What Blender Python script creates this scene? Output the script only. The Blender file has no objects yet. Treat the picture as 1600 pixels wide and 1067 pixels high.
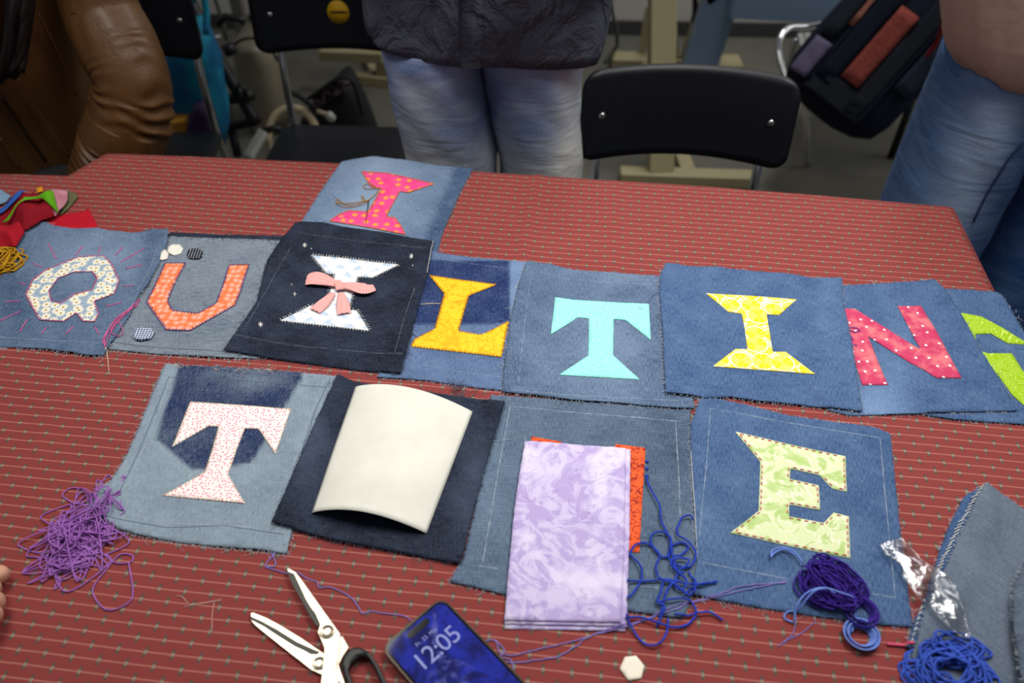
import bpy, bmesh, math, random
import numpy as np
from mathutils import Vector, Matrix, noise as mnoise
from mathutils.geometry import delaunay_2d_cdt

random.seed(7); np.random.seed(7)
SC = bpy.context.scene
COL = SC.collection

# ---------------------------------------------------------------- camera, world, lights, exposure
FPX = 1244.0                       # focal length in pixels of the 1600 x 1067 frame (28 mm on 36 mm)
PITCH = math.radians(44.0)
CAM_Z = 1.52
TZ = 0.74                          # table top height
cam_data = bpy.data.cameras.new('camera')
cam = bpy.data.objects.new('camera', cam_data); COL.objects.link(cam)
cam_data.sensor_width = 36.0; cam_data.lens = FPX * 36.0 / 1600.0
cam.location = (0, 0, CAM_Z); cam.rotation_euler = (math.radians(90) - PITCH, 0, 0)
cam_data.dof.use_dof = True; cam_data.dof.focus_distance = 1.08; cam_data.dof.aperture_fstop = 3.2
cam_data.clip_start = 0.05
SC.camera = cam

world = bpy.data.worlds.new('world'); SC.world = world
world.use_nodes = True
world.node_tree.nodes['Background'].inputs[0].default_value = (0.80, 0.88, 1.0, 1)
world.node_tree.nodes['Background'].inputs[1].default_value = 0.13

def area(name, loc, target, sx, sy, power, color, spread=math.pi):
    d = bpy.data.lights.new(name, 'AREA'); d.shape = 'RECTANGLE'; d.size = sx; d.size_y = sy
    d.energy = power; d.color = color; d.spread = spread
    o = bpy.data.objects.new(name, d); COL.objects.link(o); o.location = loc
    o.rotation_euler = (Vector(target) - Vector(loc)).to_track_quat('-Z', 'Y').to_euler()
    return o
area('added_overhead_light', (-0.66, 1.0, 2.12), (-0.42, 0.88, 0.74), 0.62, 0.55, 5.0, (1.0, 0.975, 0.935), math.radians(105))  # unseen lamp added for falloff across the table and glint on the scissors
area('added_overhead_light', (0.62, 1.0, 2.12), (0.33, 0.88, 0.74), 0.62, 0.55, 7.2, (1.0, 0.975, 0.935), math.radians(105))  # its unseen twin, narrow spread set to dim the table corners
area('window_light', (2.9, 2.3, 2.0), (0.1, 1.1, 0.8), 1.3, 1.3, 13, (0.94, 0.97, 1.0))
area('added_overhead_light', (1.0, 2.95, 2.6), (0.9, 3.0, 0.0), 0.9, 0.3, 20, (0.95, 0.97, 1.0))  # unseen lamp added to brighten the back wall and workbench
vs = SC.view_settings
vs.view_transform = 'Standard'; vs.look = 'None'; vs.gamma = 1.0; vs.use_curve_mapping = False
vs.exposure = 0.22

# ---------------------------------------------------------------- picking points of the place
CT, ST = math.cos(PITCH), math.sin(PITCH)
def ray(u, v):
    a = (u - 800.0) / FPX; b = (533.5 - v) / FPX
    return a, CT + b * ST, -ST + b * CT
def P(u, v, z=TZ + 0.003):                     # point on a horizontal plane
    a, b, c = ray(u, v); t = (z - CAM_Z) / c
    return (a * t, b * t, z)
def PY(u, v, y):                               # point on the plane y = const
    a, b, c = ray(u, v); t = y / b
    return (a * t, y, CAM_Z + c * t)
def crop(x0, y0, s):
    return lambda pts: [(x0 + x / s, y0 + y / s) for x, y in pts]
def xy(pts, z=TZ + 0.003):
    return [P(u, v, z)[:2] for u, v in pts]
def to_px(x, y, z=TZ + 0.003):
    dz = z - CAM_Z
    depth = y * CT - dz * ST; up = y * ST + dz * CT
    return 800 + FPX * x / depth, 533.5 - FPX * up / depth

def srgb(r, g, b, k=1.0):
    f = lambda c: (c / 255 / 12.92 if c / 255 <= 0.04045 else ((c / 255 + 0.055) / 1.055) ** 2.4)
    return (f(r) * k, f(g) * k, f(b) * k, 1.0)

# ---------------------------------------------------------------- node helper
class MB:
    def __init__(s, name):
        s.m = bpy.data.materials.new(name); s.m.use_nodes = True
        s.t = s.m.node_tree; s.bsdf = s.t.nodes['Principled BSDF']; s.out = s.t.nodes['Material Output']
    def n(s, k): return s.t.nodes.new(k)
    def put(s, sock, v):
        if isinstance(v, V): s.t.links.new(v.k, sock)
        elif hasattr(sock.default_value, '__len__') and not isinstance(v, (tuple, list)): sock.default_value = (v, v, v)
        else: sock.default_value = v
    def math(s, op, a, b=None, c=None):
        n = s.n('ShaderNodeMath'); n.operation = op
        for i, x in enumerate((a, b, c)):
            if x is not None: s.put(n.inputs[i], x)
        return V(s, n.outputs[0])
    def uv(s):
        n = s.n('ShaderNodeUVMap'); n.uv_map = 'UVMap'; return V(s, n.outputs[0])
    def obj(s):
        return V(s, s.n('ShaderNodeTexCoord').outputs['Object'])
    def attr(s, name):
        n = s.n('ShaderNodeAttribute'); n.attribute_name = name; return V(s, n.outputs['Fac'])
    def sep(s, v):
        n = s.n('ShaderNodeSeparateXYZ'); s.put(n.inputs[0], v); return [V(s, o) for o in n.outputs]
    def vec(s, x, y, z=0.0):
        n = s.n('ShaderNodeCombineXYZ')
        for i, q in enumerate((x, y, z)): s.put(n.inputs[i], q)
        return V(s, n.outputs[0])
    def noise(s, v, scale, detail=2.0, rough=0.5, dist=0.0):
        n = s.n('ShaderNodeTexNoise'); s.put(n.inputs['Vector'], v)
        n.inputs['Scale'].default_value = scale; n.inputs['Detail'].default_value = detail
        n.inputs['Roughness'].default_value = rough; n.inputs['Distortion'].default_value = dist
        return V(s, n.outputs[0])
    def voro(s, v, rnd=1.0, feature='F1'):
        n = s.n('ShaderNodeTexVoronoi'); n.voronoi_dimensions = '2D'; n.feature = feature
        s.put(n.inputs['Vector'], v); n.inputs['Scale'].default_value = 1.0
        n.inputs['Randomness'].default_value = rnd
        return n
    def step(s, x, lo, hi, a=0.0, b=1.0):
        n = s.n('ShaderNodeMapRange'); n.interpolation_type = 'SMOOTHSTEP'
        s.put(n.inputs[0], x)
        for i, q in enumerate((lo, hi, a, b)): s.put(n.inputs[i + 1], q)
        return V(s, n.outputs[0])
    def mix(s, f, a, b):
        n = s.n('ShaderNodeMix'); n.data_type = 'RGBA'; n.clamp_factor = True
        s.put(n.inputs[0], f); s.put(n.inputs[6], a); s.put(n.inputs[7], b)
        return V(s, n.outputs[2])
    def vmath(s, op, a, b):
        n = s.n('ShaderNodeVectorMath'); n.operation = op
        s.put(n.inputs[0], a); s.put(n.inputs[1], b); return V(s, n.outputs[0])
    def bump(s, h, dist=0.001, strength=1.0):
        n = s.n('ShaderNodeBump'); n.inputs['Strength'].default_value = strength
        n.inputs['Distance'].default_value = dist; s.put(n.inputs['Height'], h)
        s.t.links.new(n.outputs[0], s.bsdf.inputs['Normal'])
    def done(s, color, rough=0.9, spec=0.2, metal=0.0, **kw):
        s.put(s.bsdf.inputs['Base Color'], color); s.put(s.bsdf.inputs['Roughness'], rough)
        s.bsdf.inputs['Specular IOR Level'].default_value = spec
        s.put(s.bsdf.inputs['Metallic'], metal)
        for k, v in kw.items(): s.put(s.bsdf.inputs[k.replace('_', ' ')], v)
        return s.m
class V:
    def __init__(s, mb, k): s.mb = mb; s.k = k
    def __add__(s, o): return s.mb.math('ADD', s, o)
    __radd__ = __add__
    def __sub__(s, o): return s.mb.math('SUBTRACT', s, o)
    def __rsub__(s, o): return s.mb.math('SUBTRACT', o, s)
    def __mul__(s, o): return s.mb.math('MULTIPLY', s, o)
    __rmul__ = __mul__
    def __truediv__(s, o): return s.mb.math('DIVIDE', s, o)
    def abs(s): return s.mb.math('ABSOLUTE', s)
    def sin(s): return s.mb.math('SINE', s)
    def cos(s): return s.mb.math('COSINE', s)
    def fract(s): return s.mb.math('FRACT', s)
    def floor(s): return s.mb.math('FLOOR', s)
    def sqrt(s): return s.mb.math('SQRT', s)

def plain(name, rgb, rough=0.6, spec=0.3, metal=0.0, var=0.12, scale=60.0, bump=0.0, **kw):
    b = MB(name); n = b.noise(b.obj(), scale, 3.0)
    c2 = tuple(min(1, x * (1 + var)) for x in rgb[:3]) + (1,); c1 = tuple(x * (1 - var) for x in rgb[:3]) + (1,)
    if bump: b.bump(n, bump)
    return b.done(b.mix(n, c1, c2), rough, spec, metal, **kw)

# ---------------------------------------------------------------- object helpers
LOC = {}
def tag(o, label=None, cat=None, group=None, kind=None):
    if label: o['label'] = label
    if cat: o['category'] = cat
    if group: o['group'] = group
    if kind: o['kind'] = kind
    return o
def empty(name, loc, label, cat, group=None):
    o = bpy.data.objects.new(name, None); COL.objects.link(o); o.location = loc
    o.empty_display_size = 0.05; LOC[o] = Vector(loc)
    return tag(o, label, cat, group)
def mk(name, verts, faces, mat, parent=None, uv=None, attrs=None, smooth=True, label=None, cat=None, group=None, kind=None, loc=None):
    """World-space vertices become one mesh object; its origin is its base (or its parent's)."""
    A = np.asarray(verts, float)
    if parent is not None: o0 = LOC[parent]
    elif loc is not None: o0 = Vector(loc)
    else: o0 = Vector(((A[:, 0].min() + A[:, 0].max()) / 2, (A[:, 1].min() + A[:, 1].max()) / 2, A[:, 2].min()))
    B = A - np.array(o0)
    me = bpy.data.meshes.new(name); me.from_pydata(B.tolist(), [], faces)
    if uv is not None:
        lay = me.uv_layers.new(name='UVMap')
        idx = np.empty(len(me.loops), dtype=np.int32); me.loops.foreach_get('vertex_index', idx)
        lay.data.foreach_set('uv', np.asarray(uv, np.float32)[idx].ravel())
    for k, val in (attrs or {}).items():
        a = me.attributes.new(k, 'FLOAT', 'POINT'); a.data.foreach_set('value', np.asarray(val, np.float32))
    if smooth: me.polygons.foreach_set('use_smooth', [True] * len(me.polygons))
    me.materials.append(mat); me.update()
    o = bpy.data.objects.new(name, me); COL.objects.link(o)
    if parent is not None: o.parent = parent; LOC[o] = LOC[parent]
    else: o.location = o0; LOC[o] = o0
    return tag(o, label, cat, group, kind)

def soften(o, width, seg=2, angle=0.6):
    m = o.modifiers.new('bevel', 'BEVEL'); m.width = width; m.segments = seg; m.limit_method = 'ANGLE'; m.angle_limit = angle
    return o
def box_vf(c, half, rot=None):
    vs_ = []
    for sx in (-1, 1):
        for sy in (-1, 1):
            for sz in (-1, 1):
                p = Vector((sx * half[0], sy * half[1], sz * half[2]))
                if rot is not None: p = rot @ p
                vs_.append(tuple(Vector(c) + p))
    f = [(0, 1, 3, 2), (4, 6, 7, 5), (0, 4, 5, 1), (2, 3, 7, 6), (0, 2, 6, 4), (1, 5, 7, 3)]
    return vs_, f
def box(name, c, half, mat, parent=None, rot=None, bevel=0.004, **kw):
    v, f = box_vf(c, half, rot)
    o = mk(name, v, f, mat, parent, smooth=False, **kw)
    if bevel: soften(o, bevel)
    return o
def beam(name, a, b, w, d, mat, parent=None, up=(0, 0, 1), bevel=0.003, **kw):
    a = Vector(a); b = Vector(b); z = (b - a).normalized(); x = Vector(up).cross(z)
    if x.length < 1e-4: x = Vector((1, 0, 0))
    x.normalize(); y = z.cross(x)
    R = Matrix((x, y, z)).transposed()
    return box(name, (a + b) / 2, (w / 2, d / 2, (b - a).length / 2), mat, parent, R, bevel, **kw)

def smoothpath(pts, step):
    """Catmull-Rom through the points, sampled about every step metres."""
    pts = [np.array(p, float) for p in pts]
    if len(pts) < 3: 
        n = max(2, int(np.linalg.norm(pts[1] - pts[0]) / step)); return [pts[0] + (pts[1] - pts[0]) * i / n for i in range(n + 1)]
    q = [2 * pts[0] - pts[1]] + pts + [2 * pts[-1] - pts[-2]]
    out = []
    for i in range(1, len(q) - 2):
        n = max(1, int(np.linalg.norm(q[i + 1] - q[i]) / step))
        for k in range(n):
            t = k / n; a, b, c, d = q[i - 1], q[i], q[i + 1], q[i + 2]
            out.append(0.5 * (2 * b + (c - a) * t + (2 * a - 5 * b + 4 * c - d) * t * t + (3 * b - a - 3 * c + d) * t ** 3))
    out.append(pts[-1]); return out
def tubes(paths, r, sides=5, cap=True):
    vv, ff = [], []
    for path in paths:
        rr = r if np.isscalar(r) else None
        n0 = len(vv); m = len(path); prev = None
        for i, p in enumerate(path):
            p = Vector(p); t = Vector(path[min(i + 1, m - 1)]) - Vector(path[max(i - 1, 0)])
            if t.length < 1e-9: t = Vector((0, 0, 1))
            t.normalize()
            if prev is None:
                ref = Vector((0, 0, 1)) if abs(t.z) < 0.9 else Vector((1, 0, 0)); x = ref.cross(t).normalized()
            else:
                x = prev - t * prev.dot(t)
                x = x.normalized() if x.length > 1e-6 else Vector((1, 0, 0))
            prev = x; y = t.cross(x)
            rad = rr if rr is not None else r[min(i, len(r) - 1)]
            for k in range(sides):
                a = 2 * math.pi * k / sides; vv.append(tuple(p + (x * math.cos(a) + y * math.sin(a)) * rad))
            if i:
                for k in range(sides):
                    a0 = n0 + (i - 1) * sides + k; a1 = n0 + (i - 1) * sides + (k + 1) % sides
                    ff.append((a0, a1, a1 + sides, a0 + sides))
        if cap and m > 1:
            ff.append(tuple(n0 + k for k in reversed(range(sides)))); ff.append(tuple(n0 + (m - 1) * sides + k for k in range(sides)))
    return vv, ff
def loft(rings, cap=True):
    vv, ff = [], []; n = len(rings[0])
    for r_ in rings: vv += [tuple(p) for p in r_]
    for i in range(len(rings) - 1):
        for k in range(n):
            a = i * n + k; b = i * n + (k + 1) % n; ff.append((a, b, b + n, a + n))
    if cap: ff.append(tuple(reversed(range(n)))); ff.append(tuple((len(rings) - 1) * n + k for k in range(n)))
    return vv, ff

# ---------------------------------------------------------------- polygons
def inside(poly, X, Y):
    res = np.zeros(X.shape, bool); n = len(poly)
    for i in range(n):
        x0, y0 = poly[i]; x1, y1 = poly[(i + 1) % n]
        if y0 == y1: continue
        c = ((y0 > Y) != (y1 > Y)) & (X < (x1 - x0) * (Y - y0) / (y1 - y0) + x0); res ^= c
    return res
def dist(poly, X, Y, closed=True):
    d = np.full(np.shape(X), 1e9); n = len(poly)
    for i in range(n if closed else n - 1):
        x0, y0 = poly[i]; x1, y1 = poly[(i + 1) % n]; dx, dy = x1 - x0, y1 - y0; L = dx * dx + dy * dy + 1e-12
        t = np.clip(((X - x0) * dx + (Y - y0) * dy) / L, 0, 1)
        d = np.minimum(d, np.hypot(X - x0 - t * dx, Y - y0 - t * dy))
    return d
def densify(poly, step, jit=0.0, closed=True):
    out = []; n = len(poly)
    for i in range(n if closed else n - 1):
        a = np.array(poly[i]); b = np.array(poly[(i + 1) % n]); L = np.linalg.norm(b - a); m = max(1, int(round(L / step)))
        nn = np.array([-(b - a)[1], (b - a)[0]]) / (L + 1e-9)
        for k in range(m):
            p = a + (b - a) * k / m
            if jit and k: p = p + nn * random.uniform(-jit, jit)
            out.append((p[0], p[1]))
    if not closed: out.append(tuple(poly[-1]))
    return out
def area2(poly): return sum(poly[i][0] * poly[(i + 1) % len(poly)][1] - poly[(i + 1) % len(poly)][0] * poly[i][1] for i in range(len(poly)))

def slab(name, poly, res, zf, thick, mat, parent=None, holes=(), frame=None, attrs=None, jit=0.0, **kw):
    """A sheet of cloth/paper with real thickness; its top follows zf(x, y)."""
    poly = list(poly)
    if area2(poly) < 0: poly = poly[::-1]
    outer = densify(poly, res * 0.7, jit); hs = [densify(h, res * 0.7) for h in holes]
    pts = list(outer); edges = [(i, (i + 1) % len(outer)) for i in range(len(outer))]
    for h in hs:
        k = len(pts); pts += h; edges += [(k + i, k + (i + 1) % len(h)) for i in range(len(h))]
    ax = np.array(outer); gx, gy = np.meshgrid(np.arange(ax[:, 0].min(), ax[:, 0].max(), res), np.arange(ax[:, 1].min(), ax[:, 1].max(), res))
    m = inside(outer, gx, gy) & (dist(poly, gx, gy) > res * 0.45)
    for h in hs: m &= ~inside(h, gx, gy) & (dist(h, gx, gy) > res * 0.45)
    pts += list(zip(gx[m].tolist(), gy[m].tolist()))
    v, e, f, *_ = delaunay_2d_cdt([Vector(p) for p in pts], edges, [], 1, 1e-7)
    X = np.array([p.x for p in v]); Y = np.array([p.y for p in v])
    f = [tuple(q) for q in f]
    if hs:
        cx = np.array([np.mean(X[list(q)]) for q in f]); cy = np.array([np.mean(Y[list(q)]) for q in f])
        drop = np.zeros(len(f), bool)
        for h in hs: drop |= inside(h, cx, cy)
        f = [q for q, d_ in zip(f, drop) if not d_]
    f2 = []
    for q in f:
        s = sum(X[q[i]] * Y[q[(i + 1) % 3]] - X[q[(i + 1) % 3]] * Y[q[i]] for i in range(3)); f2.append(q if s > 0 else q[::-1])
    f = f2
    Z = zf(X, Y); n = len(X)
    verts = np.concatenate([np.stack([X, Y, Z], 1), np.stack([X, Y, Z - thick], 1)])
    he = set()
    for q in f:
        for i in range(3): he.add((q[i], q[(i + 1) % 3]))
    faces = f + [(q[2] + n, q[1] + n, q[0] + n) for q in f] + [(b, a, a + n, b + n) for a, b in he if (b, a) not in he]
    uvs = None
    if frame is not None:
        (ox, oy), (ex, ey) = frame
        U = (X - ox) * ex + (Y - oy) * ey; W = -(X - ox) * ey + (Y - oy) * ex
        uvs = np.concatenate([np.stack([U, W], 1)] * 2)
    at = {k: np.concatenate([fn(X, Y)] * 2) for k, fn in (attrs or {}).items()}
    return mk(name, verts, faces, mat, parent, uvs, at, **kw)

# ---------------------------------------------------------------- height map of what lies on the table
GX0, GX1, GY0, GY1, GR = -1.15, 1.15, 0.05, 1.50, 0.002
gxs = np.arange(GX0, GX1, GR); gys = np.arange(GY0, GY1, GR); GXX, GYY = np.meshgrid(gxs, gys)
def samp(A, x, y):
    fx = np.clip((np.asarray(x) - GX0) / GR, 0, A.shape[1] - 1.001); fy = np.clip((np.asarray(y) - GY0) / GR, 0, A.shape[0] - 1.001)
    i = fx.astype(int); j = fy.astype(int); a = fx - i; b = fy - j
    return (A[j, i] * (1 - a) + A[j, i + 1] * a) * (1 - b) + (A[j + 1, i] * (1 - a) + A[j + 1, i + 1] * a) * b
def blur(A, r):
    for ax in (0, 1):
        p = np.pad(A, [(r + 1, r) if k == ax else (0, 0) for k in (0, 1)], mode='edge'); c = np.cumsum(p, axis=ax)
        A = (c[2 * r + 1:] - c[:-2 * r - 1]) / (2 * r + 1) if ax == 0 else (c[:, 2 * r + 1:] - c[:, :-2 * r - 1]) / (2 * r + 1)
    return A
def dilate(A, r):
    for ax in (0, 1):
        B = A.copy()
        for k in range(1, r + 1):
            if ax == 0: B[k:] = np.maximum(B[k:], A[:-k]); B[:-k] = np.maximum(B[:-k], A[k:])
            else: B[:, k:] = np.maximum(B[:, k:], A[:, :-k]); B[:, :-k] = np.maximum(B[:, :-k], A[:, k:])
        A = B
    return A
def waves(seed, k, n=6):
    r = np.random.RandomState(seed); s = 0
    par = [(r.uniform(-k, k), r.uniform(-k, k), r.uniform(0, 6.28)) for _ in range(n)]
    return lambda X, Y: 0.5 + 0.5 * sum(np.sin(a * X + b * Y + c) for a, b, c in par) / n * 1.8
# the cloth itself: gentle unevenness plus pressed creases
H = TZ + 0.0012 * waves(3, 22)(GXX, GYY)
for (u0, v0), (u1, v1), hh in (((842, 268), (815, 400), 0.0032), ((960, 280), (957, 420), 0.0016), ((240, 240), (60, 700), 0.0012), ((1250, 300), (1330, 420), 0.0012)):
    a, b = xy([(u0, v0), (u1, v1)]); H = H + hh * np.exp(-(dist([a, b], GXX, GYY, False) / 0.008) ** 2)
H_CLOTH = H.copy()
def drape(poly, thick, seed=0, amp=0.0012, curl=0.002, rise=None, update=True):
    """Lay a sheet over what is already there; returns its top surface as a function."""
    global H
    x = [p[0] for p in poly]; y = [p[1] for p in poly]
    i0, i1 = max(0, int((min(x) - GX0) / GR) - 12), int((max(x) - GX0) / GR) + 12
    j0, j1 = max(0, int((min(y) - GY0) / GR) - 12), int((max(y) - GY0) / GR) + 12
    sub = H[j0:j1, i0:i1]; X = GXX[j0:j1, i0:i1]; Y = GYY[j0:j1, i0:i1]
    z = np.maximum(blur(blur(dilate(sub, 2), 4), 3), sub) + thick + 0.0003
    d = dist(poly, X, Y); ins = inside(poly, X, Y)
    z = z + amp * waves(seed, 45)(X, Y) + curl * np.exp(-d / 0.012) * np.clip(waves(seed + 50, 60)(X, Y), 0, 1)
    if rise is not None: z = z + rise(X, Y)
    if update: H[j0:j1, i0:i1] = np.where(ins, z, sub)
    full = H_CLOTH.copy(); full[j0:j1, i0:i1] = z
    return lambda a, b: samp(full, a, b)
def HS(x, y): return samp(H, x, y)

# ---------------------------------------------------------------- materials: denim and printed cotton
def denim(name, dark, light, grain=1.0, cross=0.35):
    b = MB(name); u, w, _ = b.sep(b.uv()); f = b.attr('fade_or_lit')
    warp = b.noise(b.vec(u * 900.0, w * 110.0), 1.0, 2.0) ; weft = b.noise(b.vec(u * 50.0, w * 800.0), 1.0, 2.0)
    fine = b.noise(b.vec(u * 1100.0, w * 1100.0), 1.0, 1.0); big = b.noise(b.vec(u, w), 22.0, 3.0)
    k = f + (warp - 0.5) * (0.75 * grain) + (weft - 0.5) * (cross * grain) + (fine - 0.5) * (0.55 * grain) + (big - 0.5) * 0.42
    b.bump(warp * 0.6 + fine * 0.5 + weft * 0.3, 0.0006, 0.7)
    return b.done(b.mix(k, dark, light), 0.92, 0.15)

def local_cells(b, size, rnd, warpamt=0.0):
    u, w, _ = b.sep(b.uv())
    if warpamt: n = b.noise(b.uv(), 40.0); u = u + (n - 0.5) * warpamt
    c = b.vec(u / size, w / size)
    vo = b.voro(c, rnd); pos = b.sep(V(b, vo.outputs['Position'])); q = b.sep(c)
    dx = q[0] - pos[0]; dy = q[1] - pos[1]
    col = b.sep(V(b, vo.outputs['Color']))
    return dx, dy, V(b, vo.outputs['Distance']), b.math('ARCTAN2', dy, dx), col
def weave(b, amt=0.0003):
    u, w, _ = b.sep(b.uv()); b.bump(b.noise(b.vec(u * 1500.0, w * 1500.0), 1.0, 1.0) + b.noise(b.uv(), 60.0, 2.0) * 2.0, amt * 2, 0.6)

def m_daisy():
    b = MB('daisy_print_cotton'); dx, dy, r, a, col = local_cells(b, 0.0135, 0.7)
    petal = 0.30 + 0.24 * (a * 4.5 + col[0] * 6.0).cos().abs()
    base = b.mix(b.noise(b.uv(), 260.0, 2.0), srgb(112, 140, 172), srgb(178, 190, 196))
    c = b.mix(b.step(r, petal + 0.05, petal - 0.05), base, srgb(236, 230, 208))
    c = b.mix(b.step(r, 0.17, 0.11), c, srgb(178, 142, 62)); weave(b); return b.done(c, 0.85)
def m_orange_ovals():
    b = MB('orange_oval_print_cotton'); dx, dy, r, a, col = local_cells(b, 0.0110, 0.45)
    th = col[0] * 6.28; ex = dx * th.cos() + dy * th.sin(); ey = dy * th.cos() - dx * th.sin()
    e = (ex * ex + ey * ey * 1.9).sqrt(); base = b.mix(b.noise(b.uv(), 500.0), srgb(226, 96, 46), srgb(240, 138, 92))
    c = b.mix(b.step((e - 0.43).abs(), 0.07, 0.03), base, srgb(247, 176, 150))
    c = b.mix(b.step(e, 0.28, 0.23), c, srgb(248, 182, 162)); weave(b); return b.done(c, 0.85)
def m_white_blue():
    b = MB('white_print_with_blue_triangles'); u, w, _ = b.sep(b.uv())
    t1 = ((u * 0.8 + w * 0.55) / 0.021).fract(); t2 = ((u * 0.8 - w * 0.75) / 0.026).fract()
    tri = b.step(t1 - t2 * 0.9, 0.05, 0.55) * b.step(b.noise(b.uv(), 45.0), 0.36, 0.56)
    c = b.mix(tri * 0.7, srgb(232, 233, 232), srgb(160, 186, 220))
    ln = b.step((b.noise(b.vec(u * 2.0, w), 150.0, 3.0) - 0.5).abs(), 0.02, 0.0)
    c = b.mix(ln * 0.45, c, srgb(110, 130, 160)); weave(b); return b.done(c, 0.8)
def m_yellow_leaf():
    b = MB('golden_leaf_print_cotton'); n = b.noise(b.uv(), 34.0, 2.0, 0.5, 1.6)
    k = b.step((n - 0.5).abs(), 0.035, 0.0); k2 = b.step(n, 0.55, 0.68)
    c = b.mix(k2 * 0.7, srgb(246, 196, 40), srgb(226, 160, 22)); c = b.mix(k * 0.8, c, srgb(222, 150, 18)); weave(b); return b.done(c, 0.8)
def m_teal():
    b = MB('aqua_pin_dot_cotton'); dx, dy, r, a, col = local_cells(b, 0.0027, 0.35)
    c = b.mix(b.step(r, 0.42, 0.22), srgb(118, 222, 208), srgb(200, 245, 236)); weave(b); return b.done(c, 0.85)
def m_lemon():
    b = MB('lemon_slice_print_cotton'); dx, dy, r, a, col = local_cells(b, 0.030, 0.45)
    R = 0.50 + 0.10 * col[1]
    seg = (a * (8.0 / 6.2832) + col[0]).fract(); rib = b.step((seg - 0.5).abs(), 0.44, 0.47)
    pale = b.math('GREATER_THAN', (b.math('ADD', (a * (4.0 / 6.2832) + col[0] * 0.5).floor(), col[2] * 3.0).floor() * 0.5).fract(), 0.4)
    flesh = b.mix(pale * 0.55, srgb(240, 206, 30), srgb(247, 230, 120))
    ins = b.mix(rib, flesh, srgb(250, 238, 150))
    rind = b.mix(b.step(r, R * 0.82, R * 0.86), ins, srgb(252, 248, 214))
    rind = b.mix(b.step(r, R * 0.94, R * 0.97), rind, srgb(240, 208, 40))
    bgc = b.mix(b.step(b.noise(b.uv(), 70.0), 0.47, 0.52), srgb(244, 240, 205), srgb(242, 214, 70))
    c = b.mix(b.step(r, R * 1.0, R * 1.03), rind, bgc); weave(b); return b.done(c, 0.8)
def m_pink_dots():
    b = MB('mottled_pink_spotted_cotton'); dx, dy, r, a, col = local_cells(b, 0.021, 0.55)
    n = b.noise(b.uv(), 38.0, 4.0, 0.65); c = b.mix(b.step(n, 0.42, 0.66), srgb(192, 58, 96), srgb(216, 116, 122))
    c = b.mix(b.step(r, 0.105, 0.08), c, srgb(240, 222, 220)); weave(b); return b.done(c, 0.85)
def m_lime():
    b = MB('lime_swirl_print_cotton'); n = b.noise(b.uv(), 17.0, 2.0, 0.5, 2.5)
    k = (((n * 16.0).fract()) - 0.5).abs()
    c = b.mix(b.step(k, 0.13, 0.03), srgb(150, 188, 22), srgb(204, 222, 110)); weave(b); return b.done(c, 0.85)
def m_pink_sprig():
    b = MB('white_cotton_with_pink_sprigs'); dx, dy, r, a, col = local_cells(b, 0.0040, 0.9)
    th = col[0] * 6.28; ex = dx * th.cos() + dy * th.sin(); ey = dy * th.cos() - dx * th.sin()
    leaf = b.step((ex * ex + ey * ey * 5.0).sqrt(), 0.40, 0.30); ring = b.step((b.noise(b.uv(), 90.0, 1.0) - 0.5).abs(), 0.012, 0.004)
    c = b.mix(leaf * b.step(col[1], 0.12, 0.2), srgb(243, 234, 228), srgb(226, 88, 130)); c = b.mix(ring * 0.55, c, srgb(233, 150, 168))
    weave(b); return b.done(c, 0.85)
def m_green_floral():
    b = MB('pale_green_floral_cotton'); n = b.noise(b.uv(), 30.0, 2.5, 0.55, 1.8); n2 = b.noise(b.uv(), 90.0, 3.0, 0.6, 1.0)
    c = b.mix(b.step(n, 0.36, 0.60), srgb(176, 200, 124), srgb(214, 222, 174))
    c = b.mix(b.step((n - 0.52).abs(), 0.03, 0.0) * 0.8, c, srgb(240, 240, 214)); c = b.mix(b.step(n2, 0.58, 0.68) * 0.7, c, srgb(236, 238, 206))
    weave(b); return b.done(c, 0.8)
def m_star():
    b = MB('magenta_cotton_with_orange_stars'); dx, dy, r, a, col = local_cells(b, 0.019, 0.6)
    rr = 0.14 + 0.14 * (a * 2.5 + col[0] * 6.0).cos().abs()
    n = b.noise(b.uv(), 45.0, 3.0); c = b.mix(n, srgb(220, 40, 112), srgb(236, 92, 152))
    c = b.mix(b.step(r, rr + 0.03, rr - 0.03) * b.step(col[1], 0.1, 0.15), c, srgb(240, 150, 60)); weave(b); return b.done(c, 0.85)
def m_orange_batik():
    b = MB('orange_red_batik_cotton'); n = b.noise(b.uv(), 70.0, 2.0, 0.5, 2.0)
    c = b.mix(b.step((n - 0.5).abs(), 0.06, 0.01), srgb(236, 96, 48), srgb(150, 44, 34)); weave(b); return b.done(c, 0.85)
def m_lilac():
    b = MB('lilac_batik_cotton'); n = b.noise(b.uv(), 30.0, 4.0, 0.55, 2.6); n2 = b.noise(b.uv(), 14.0, 2.0)
    c = b.mix(b.step(n, 0.40, 0.58), srgb(206, 192, 224), srgb(180, 162, 208))
    c = b.mix(b.step(n2, 0.52, 0.66) * 0.75, c, srgb(226, 215, 236))
    c = b.mix(b.step((n - 0.55).abs(), 0.012, 0.0) * b.step(b.noise(b.uv(), 26.0), 0.42, 0.55) * 0.7, c, srgb(136, 112, 176)); weave(b); return b.done(c, 0.8)
def m_gingham():
    b = MB('pink_striped_ribbon'); u, w, _ = b.sep(b.uv()); s = b.step(((u * 420.0).fract() - 0.5).abs(), 0.2, 0.3)
    return b.done(b.mix(s, srgb(222, 142, 138), srgb(240, 186, 180)), 0.8)
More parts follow.
